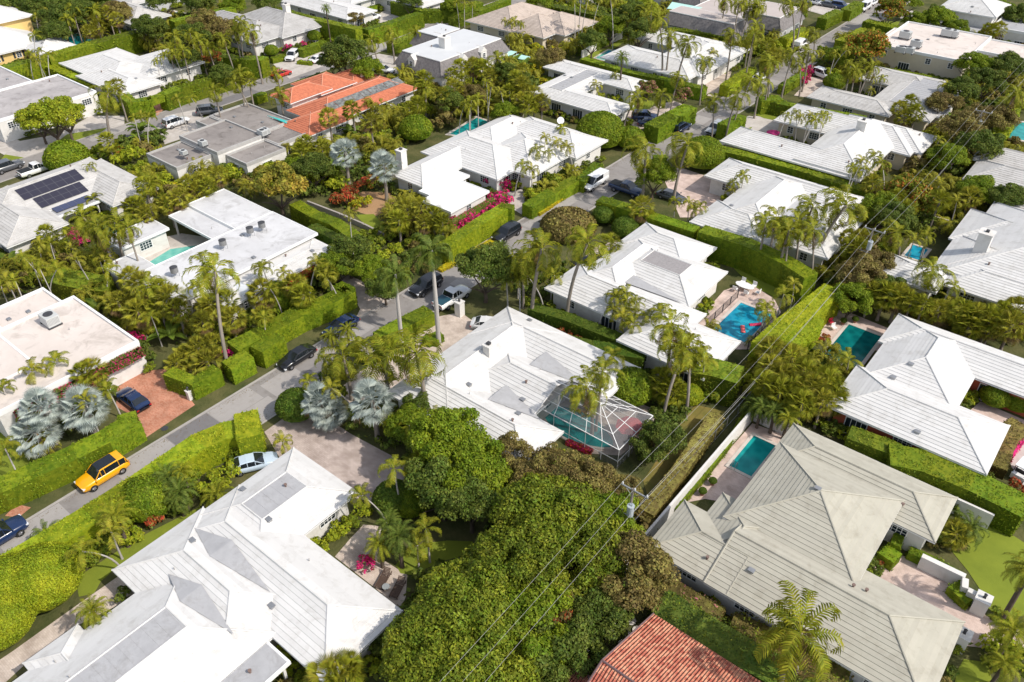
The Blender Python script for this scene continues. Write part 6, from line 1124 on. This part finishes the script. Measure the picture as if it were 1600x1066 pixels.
PROF = {  # x from the rear (0) to the nose (1): (half-width, floor, belt height)
 'suv': dict(L=4.9, W=1.98, H=1.82, body=[(0, .86, .42, .92), (.03, .95, .36, 1.06), (.12, .99, .30, 1.14), (.35, 1, .28, 1.13), (.62, 1, .28, 1.12), (.74, .99, .28, 1.10), (.86, .97, .30, 1.05), (.96, .90, .34, .98), (1, .76, .42, .80)], cab=[(.01, 1.04, .86), (.06, 1.74, .80), (.2, 1.81, .80), (.5, 1.82, .80), (.58, 1.78, .79), (.72, 1.12, .86)], wb=(.19, .80), wr=1.08),
 'sedan': dict(L=4.8, W=1.86, H=1.43, body=[(0, .84, .42, .78), (.03, .93, .32, .96), (.15, .98, .26, 1.0), (.4, 1, .24, .95), (.65, 1, .24, .93), (.75, .99, .24, .90), (.88, .96, .26, .82), (.97, .86, .30, .68), (1, .72, .38, .55)], cab=[(.10, .98, .82), (.24, 1.36, .72), (.38, 1.43, .72), (.54, 1.40, .72), (.72, .93, .82)], wb=(.20, .81), wr=.96),
 'pickup': dict(L=5.7, W=2.0, H=1.9, body=[(0, .93, .55, 1.15), (.02, .97, .48, 1.2), (.2, .99, .42, 1.2), (.42, 1, .40, 1.18), (.7, 1, .40, 1.16), (.8, .99, .40, 1.14), (.9, .98, .42, 1.10), (.98, .92, .46, 1.02), (1, .85, .52, .9)], cab=[(.36, 1.2, .88), (.40, 1.84, .80), (.52, 1.9, .80), (.60, 1.86, .80), (.72, 1.16, .88)], wb=(.2, .82), wr=1.12),
 'van': dict(L=5.7, W=2.02, H=2.1, body=[(0, .93, .5, 1.25), (.02, .97, .42, 1.35), (.3, 1, .4, 1.35), (.66, 1, .4, 1.3), (.8, .99, .4, 1.2), (.9, .96, .42, 1.1), (.97, .9, .45, 1.0), (1, .8, .5, .82)], cab=[(.0, 1.3, .92), (.02, 2.05, .88), (.3, 2.1, .88), (.66, 2.06, .87), (.83, 1.2, .88)], wb=(.22, .82), wr=1.05)}
def vehicle(kind, x, y, rz, paint, label, cat=None, cover=None, solid_cab=False, glassroof=False, grp=None):
    p = PROF[kind]; L, W = p['L'], p['W']; root = empty({'suv': 'parked_suv', 'sedan': 'parked_car', 'pickup': 'pickup_truck', 'van': 'delivery_van'}[kind], (x, y, .01), rz, label=label, cat=cat or {'suv': 'car', 'sedan': 'car', 'pickup': 'pickup truck', 'van': 'van'}[kind])
    V, F = [], []; sec = []
    for (t, w_, z0, z1) in p['body']:
        X = -L / 2 + L * t; hw = W / 2 * w_; zm = z0 + (z1 - z0) * .55
        V += [(X, -hw * .86, z0), (X, -hw, z0 + .12), (X, -hw * 1.0, zm), (X, -hw * .93, z1 - .05), (X, -hw * .80, z1), (X, 0, z1 + .035), (X, hw * .80, z1), (X, hw * .93, z1 - .05), (X, hw, zm), (X, hw, z0 + .12), (X, hw * .86, z0)]
    n = len(p['body'])
    for i in range(n - 1):
        for k in range(11): a, b = i * 11 + k, i * 11 + (k + 1) % 11; F.append((a, b, b + 11, a + 11))
    F.append(tuple(range(11))); F.append(tuple(range(11 * n - 1, 11 * n - 12, -1)))
    link('body', mesh_np('body', V, F, [paint], smooth=True), root)
    V, F, mi = [], [], []; zb = None; cab = p['cab']; bw = W / 2 * .90
    for (t, z, w_) in cab:
        X = -L / 2 + L * t; zlow = np.interp(t, [q[0] for q in p['body']], [q[3] for q in p['body']]) - .04; top = z > zlow + .2
        V += [(X, -bw, zlow), (X, -W / 2 * w_, z - (.06 if top else 0)), (X, -W / 2 * w_ * .86, z), (X, W / 2 * w_ * .86, z), (X, W / 2 * w_, z - (.06 if top else 0)), (X, bw, zlow)]
    m_ = len(cab)
    for i in range(m_ - 1):
        rear, front = i == 0, i == m_ - 2
        for k, mm in ((0, 0), (1, 1), (2, 1), (3, 1), (4, 0)):
            mid = mm if not (rear or front) else 0
            if solid_cab and i < 2 and not (rear and k in (1, 2, 3) and kind != 'van'): mid = 1
            if glassroof and k == 2 and i >= 2 and not front: mid = 2
            F.append((i * 6 + k, i * 6 + k + 1, i * 6 + k + 7, i * 6 + k + 6)); mi.append(mid)
    link('cabin', mesh_np('cabin', V, F, [CARGLASS, paint, CARGLASS], mi), root)
    mb = MB()                                   # pillars
    for i in range(1, m_ - 1):
        for s_ in (-1, 1): b = V[i * 6 + (1 if s_ < 0 else 4)]; a = V[i * 6 + (0 if s_ < 0 else 5)]; mb.bar(a, b, .035)
    for s_ in (0, 1): i0, i1 = (0, 1) if s_ == 0 else (m_ - 1, m_ - 2); mb.bar(V[i0 * 6], V[i1 * 6 + 1], .045); mb.bar(V[i0 * 6 + 5], V[i1 * 6 + 4], .045)
    mb.build('pillar', paint, root)
    for t in p['wb']:
        for s_ in (-1, 1):
            w_ = empty('wheel', (-L / 2 + L * t, s_ * (W / 2 - .10), .34 * p['wr'])); w_.parent = root; w_.scale = (p['wr'],) * 3; link('tyre', TY, w_); link('rim', RM, w_)
    hz = p['body'][-2][3] - .22
    for s_ in (-1, 1):
        mb = MB(); mb.box(L / 2 - .26, s_ * W * .36 - .17, hz - .08, L / 2 - .015, s_ * W * .36 + .17, hz + .09); mb.build('headlight', LAMP, root)
        mb = MB(); mb.box(-L / 2 - .012, s_ * W * .39 - .12, hz + .05, -L / 2 + .12, s_ * W * .39 + .12, hz + .24); mb.build('tail_light', TAIL, root)
        mb = MB(); mb.box(L * .20, s_ * W / 2 - .02 * s_ if s_ < 0 else W / 2 - .03, 1.0, L * .20 + .14, s_ * (W / 2 + .2) if s_ > 0 else -W / 2 + .03, 1.16); mb.build('mirror', paint, root)
    mb = MB(); mb.box(L / 2 - .1, -W * .26, hz - .26, L / 2 + .012, W * .26, hz - .02); mb.build('front_grille', TRIM, root); mb = MB(); mb.box(-L / 2 - .03, -W * .42, .42, -L / 2 + .05, W * .42, .58); mb.build('rear_bumper', TRIM, root)
    if kind == 'pickup':
        mb = MB(); z_ = 1.2; mb.box(-L / 2 + .1, -W / 2 + .17, z_ - .02, -L / 2 + L * .345, W / 2 - .17, z_ + .05); mb.build('bed_cover', cover or TRIM, root)
    return root
pc = lambda nm, c, r=.25: mat('paint_' + nm, c, r, .5, coat=.6)
YEL = pc('yellow', (.80, .38, .005)); BLK = pc('black', (.010, .011, .014)); NAVY = pc('navy', (.012, .028, .085)); WHT = pc('white', (.74, .74, .74)); SIL = pc('silver', (.42, .44, .47)); RED = pc('red', (.50, .03, .02)); BLU = pc('blue', (.015, .04, .13)); GRY = pc('grey', (.08, .085, .095)); PALEBLUE = pc('pale_blue', (.50, .60, .70))
UP, DN, EA, WE = R(90), R(-90), 0, R(180)
vehicle('suv', -67.05 + .0, 18.5, DN, YEL, 'bright yellow SUV with black glass roof driving down the street', glassroof=True)
vehicle('sedan', -66.9, 42.6, DN, BLK, 'glossy black sedan beside the long clipped hedge on the street')
def V_(kind, t, x, y, rz, pt, lab, **k): X, Y = G(t, x, y, .8); return vehicle(kind, X, Y, rz, pt, lab, **k)
V_('sedan', '5', 505, 940, DN, BLU, 'dark navy sedan parked at the end of the curved hedge')
V_('suv', '5', 1010, 705, DN, BLK, 'black SUV half hidden behind the two royal palms')
V_('pickup', '5', 1165, 775, UP, WHT, 'white pickup with dark blue bed cover by the gate pillar', cover=mat('bed_cover_blue', (.02, .07, .10), .3))
V_('suv', '5', 1490, 395, DN, BLK, 'black SUV at the end of the hedge with yellow edging')
V_('van', '6', 490, 92, DN, WHT, 'white work van driving on the street near yellow edging', solid_cab=True)
V_('pickup', '6', 680, 130, EA, NAVY, 'navy pickup parked in front of the bright green tree')
V_('sedan', '6', 950, 170, EA, GRY, 'grey sedan parked on the pink drive of the carport house')
V_('suv', '2', 790, 690, R(35), NAVY, 'dark blue SUV parked in the court behind the clipped hedge'); V_('sedan', '2', 825, 722, R(35), NAVY, 'low dark blue car beside the SUV behind the hedge')
V_('suv', '2', 1005, 755, UP, NAVY, 'dark blue SUV on the street in front of the clipped hedge'); V_('suv', '2', 1210, 762, DN, SIL, 'silver SUV standing under the palms by the small square hedge')
V_('suv', '3', 405, 440, R(-20), WHT, 'white SUV parked beside red flowers and a round bush'); V_('van', '3', 270, 265, UP, WHT, 'white box truck on the street between the palms', solid_cab=True); V_('van', '3', 650, 42, DN, WHT, 'white van with blue side stripe coming down the upper street', solid_cab=True)
V_('sedan', '3', 700, 8, UP, WHT, 'white car just ahead of the striped van at the top'); V_('sedan', '3', 360, 8, EA, WHT, 'white car in the parking court at the top, beyond the lime hedge'); V_('sedan', '3', 440, 22, EA, GRY, 'grey car in the parking court beside the white one'); V_('suv', '3', 510, 32, EA, BLU, 'dark blue SUV at the end of the parking court row')
V_('sedan', '8', 785, 385, WE, NAVY, 'navy sedan parked on the red brick driveway'); V_('suv', '12', -15, 190, UP, NAVY, 'dark blue SUV at the lower street edge of the view')
V_('sedan', '8', 1505, 765, R(60), PALEBLUE, 'pale silver car tucked behind the hedge corner by the white roof'); V_('suv', '0', 1045, 722, UP, WHT, 'white SUV in the drive beside the arched hedge'); V_('suv', '0', 1245, 655, R(55), GRY, 'dark grey car in the shade near the arched-hedge street bend')
V_('suv', '1', 215, 330, R(-60), WHT, 'white SUV in front of the arched-bay villa door'); V_('sedan', '1', 375, 345, UP, WHT, 'white sedan parked at the island hedge of the arched-bay villa'); V_('suv', '1', 690, 100, UP, WHT, 'white SUV on the court of the long white house'); V_('sedan', '1', 760, 408, R(20), WHT, 'white coupe with black roof on the drive of the mansard villa')
V_('suv', '0', 45, 985, UP, GRY, 'dark grey SUV at the edge beside the white pickup'); V_('pickup', '0', 215, 1005, UP, WHT, 'white pickup truck parked before the solar-panel house'); V_('sedan', '1', 150, 432, UP, RED, 'red car behind the thin palm at the side street')
V_('sedan', '2', 1475, 455, UP, WHT, 'white car mostly hidden by palms and the lime hedge'); V_('sedan', '6', 470, 560, R(80), BLK, 'black car in the curved drive of the blue-pool house')
X, Y = G('11', 1590, 820, .8); root = empty('golf_cart', (X, Y, 0), R(80), label='white golf cart at the view edge beside magenta flowers', cat='golf cart')
mb = MB(); mb.prism([(-1.2, -.6), (1.2, -.5), (1.2, .5), (-1.2, .6)], .3, .6); mb.prism([(.6, -.5), (1.25, -.4), (1.25, .4), (.6, .5)], .6, .95); mb.prism([(-1.2, -.6), (-.7, -.6), (-.7, .6), (-1.2, .6)], .6, .9); mb.build('body', WHT, root); mb = MB(); mb.prism([(-1.1, -.62), (.7, -.62), (.7, .62), (-1.1, .62)], 1.85, 1.92); mb.build('canopy', WHT, root)
mb = MB(); mb.box(-.5, -.5, .6, .05, .5, .8); mb.box(-.6, -.5, .8, -.5, .5, 1.2); mb.build('seat', TRIM, root)
for a in (-1.0, .65):
    for b in (-.55, .55): l = MB(); l.bar((a, b, .6), (a, b, 1.86), .03); l.build('roof_post', TRIM, root)
for a in (-.85, .85):
    for b in (-.55, .55): w_ = empty('wheel', (a, b, .27)); w_.parent = root; w_.scale = (.8, .8, .8); link('tyre', TY, w_); link('rim', RM, w_)
V_('sedan', 'a', 1040, 300, R(30), WHT, 'white car end showing beside the central roof corner')
# satellite dish, rooftop details
X, Y = G('2', 288, 725, 3.6); o = empty('satellite_dish', (X, Y, 2.9), label='round white satellite dish on the roof edge behind the rounded bush', cat='satellite dish'); mb = MB(); mb.bar((0, 0, 0), (0, 0, .9), .04, 0, 6); mb.build('mast', METAL, o); mb = MB(); mb.bar((0, 0, .9), (.12, -.12, 1.0), .5, 0, 18, .62); mb.build('dish', WHITEPAINT, o)
X, Y = G('4', 1450, 745, 2.6); o = empty('barrel_canopy', (X, Y, 0), R(0), label='white arched entrance canopy of the four-unit flat-roofed house', cat='canopy'); mb = MB(); nA = 12
for k in range(nA): a, b = math.pi * k / nA, math.pi * (k + 1) / nA; mb.face([(-1.2, math.cos(a) * 1.2, 2.2 + math.sin(a) * 1.2), (1.4, math.cos(a) * 1.2, 2.2 + math.sin(a) * 1.2), (1.4, math.cos(b) * 1.2, 2.2 + math.sin(b) * 1.2), (-1.2, math.cos(b) * 1.2, 2.2 + math.sin(b) * 1.2)])
mb.build('vault', mat('canopy_white', (.66, .68, .70), .4), o)
for b in (-1.15, 1.15): l = MB(); l.box(1.1, b - .12, 0, 1.35, b + .12, 2.25); l.build('column', WALL_WHITE, o)
# street lamp post with white shade near the top
X, Y = G('m', 560, 90); o = empty('lamp_post', (X, Y, 0), label='tall white-shaded lamp post standing behind the tall hedge', cat='lamp post'); mb = MB(); mb.bar((0, 0, 0), (0, 0, 13), .12, 0, 8); mb.build('pole', METAL, o); mb = MB(); mb.box(-1, -.5, 12.7, 1, .5, 13.2); mb.build('lamp_head', WHITEPAINT, o)

# manhole covers and street debris
mh = MB(); mh.bar((0, 0, 0), (0, 0, .012), .38, 0, 18); MH = mh.me('manhole_cover', [DARKMETAL])
for i, (t, x, y, lb) in enumerate([('5', 800, 935, 'round manhole cover on the street below the royal palms'), ('8', 980, 570, 'round manhole cover on the pale street patch by the brick driveway'), ('6', 170, 330, 'round manhole cover on the street beside the dome bush')]):
    X, Y = G(t, x, y); tag(link('manhole_cover', MH, None, (X, Y, .022)), lb, 'manhole cover')
n_ = 5000; C = np.c_[np.where(rng.random(n_) < .5, -67.3 + rng.exponential(.35, n_), -61.7 - rng.exponential(.35, n_)), rng.uniform(-5, 240, n_), np.full(n_, .03)]
V, F = leaves(C, np.tile([0, 0, 1.0], (n_, 1)), .055, asp=.6, jit=.25); tag(link('leaf_litter', mesh_np('leaf_litter', V, F, [LF['dead']])), 'dry brown leaves gathered along the street edges', 'leaf litter', kind='stuff')
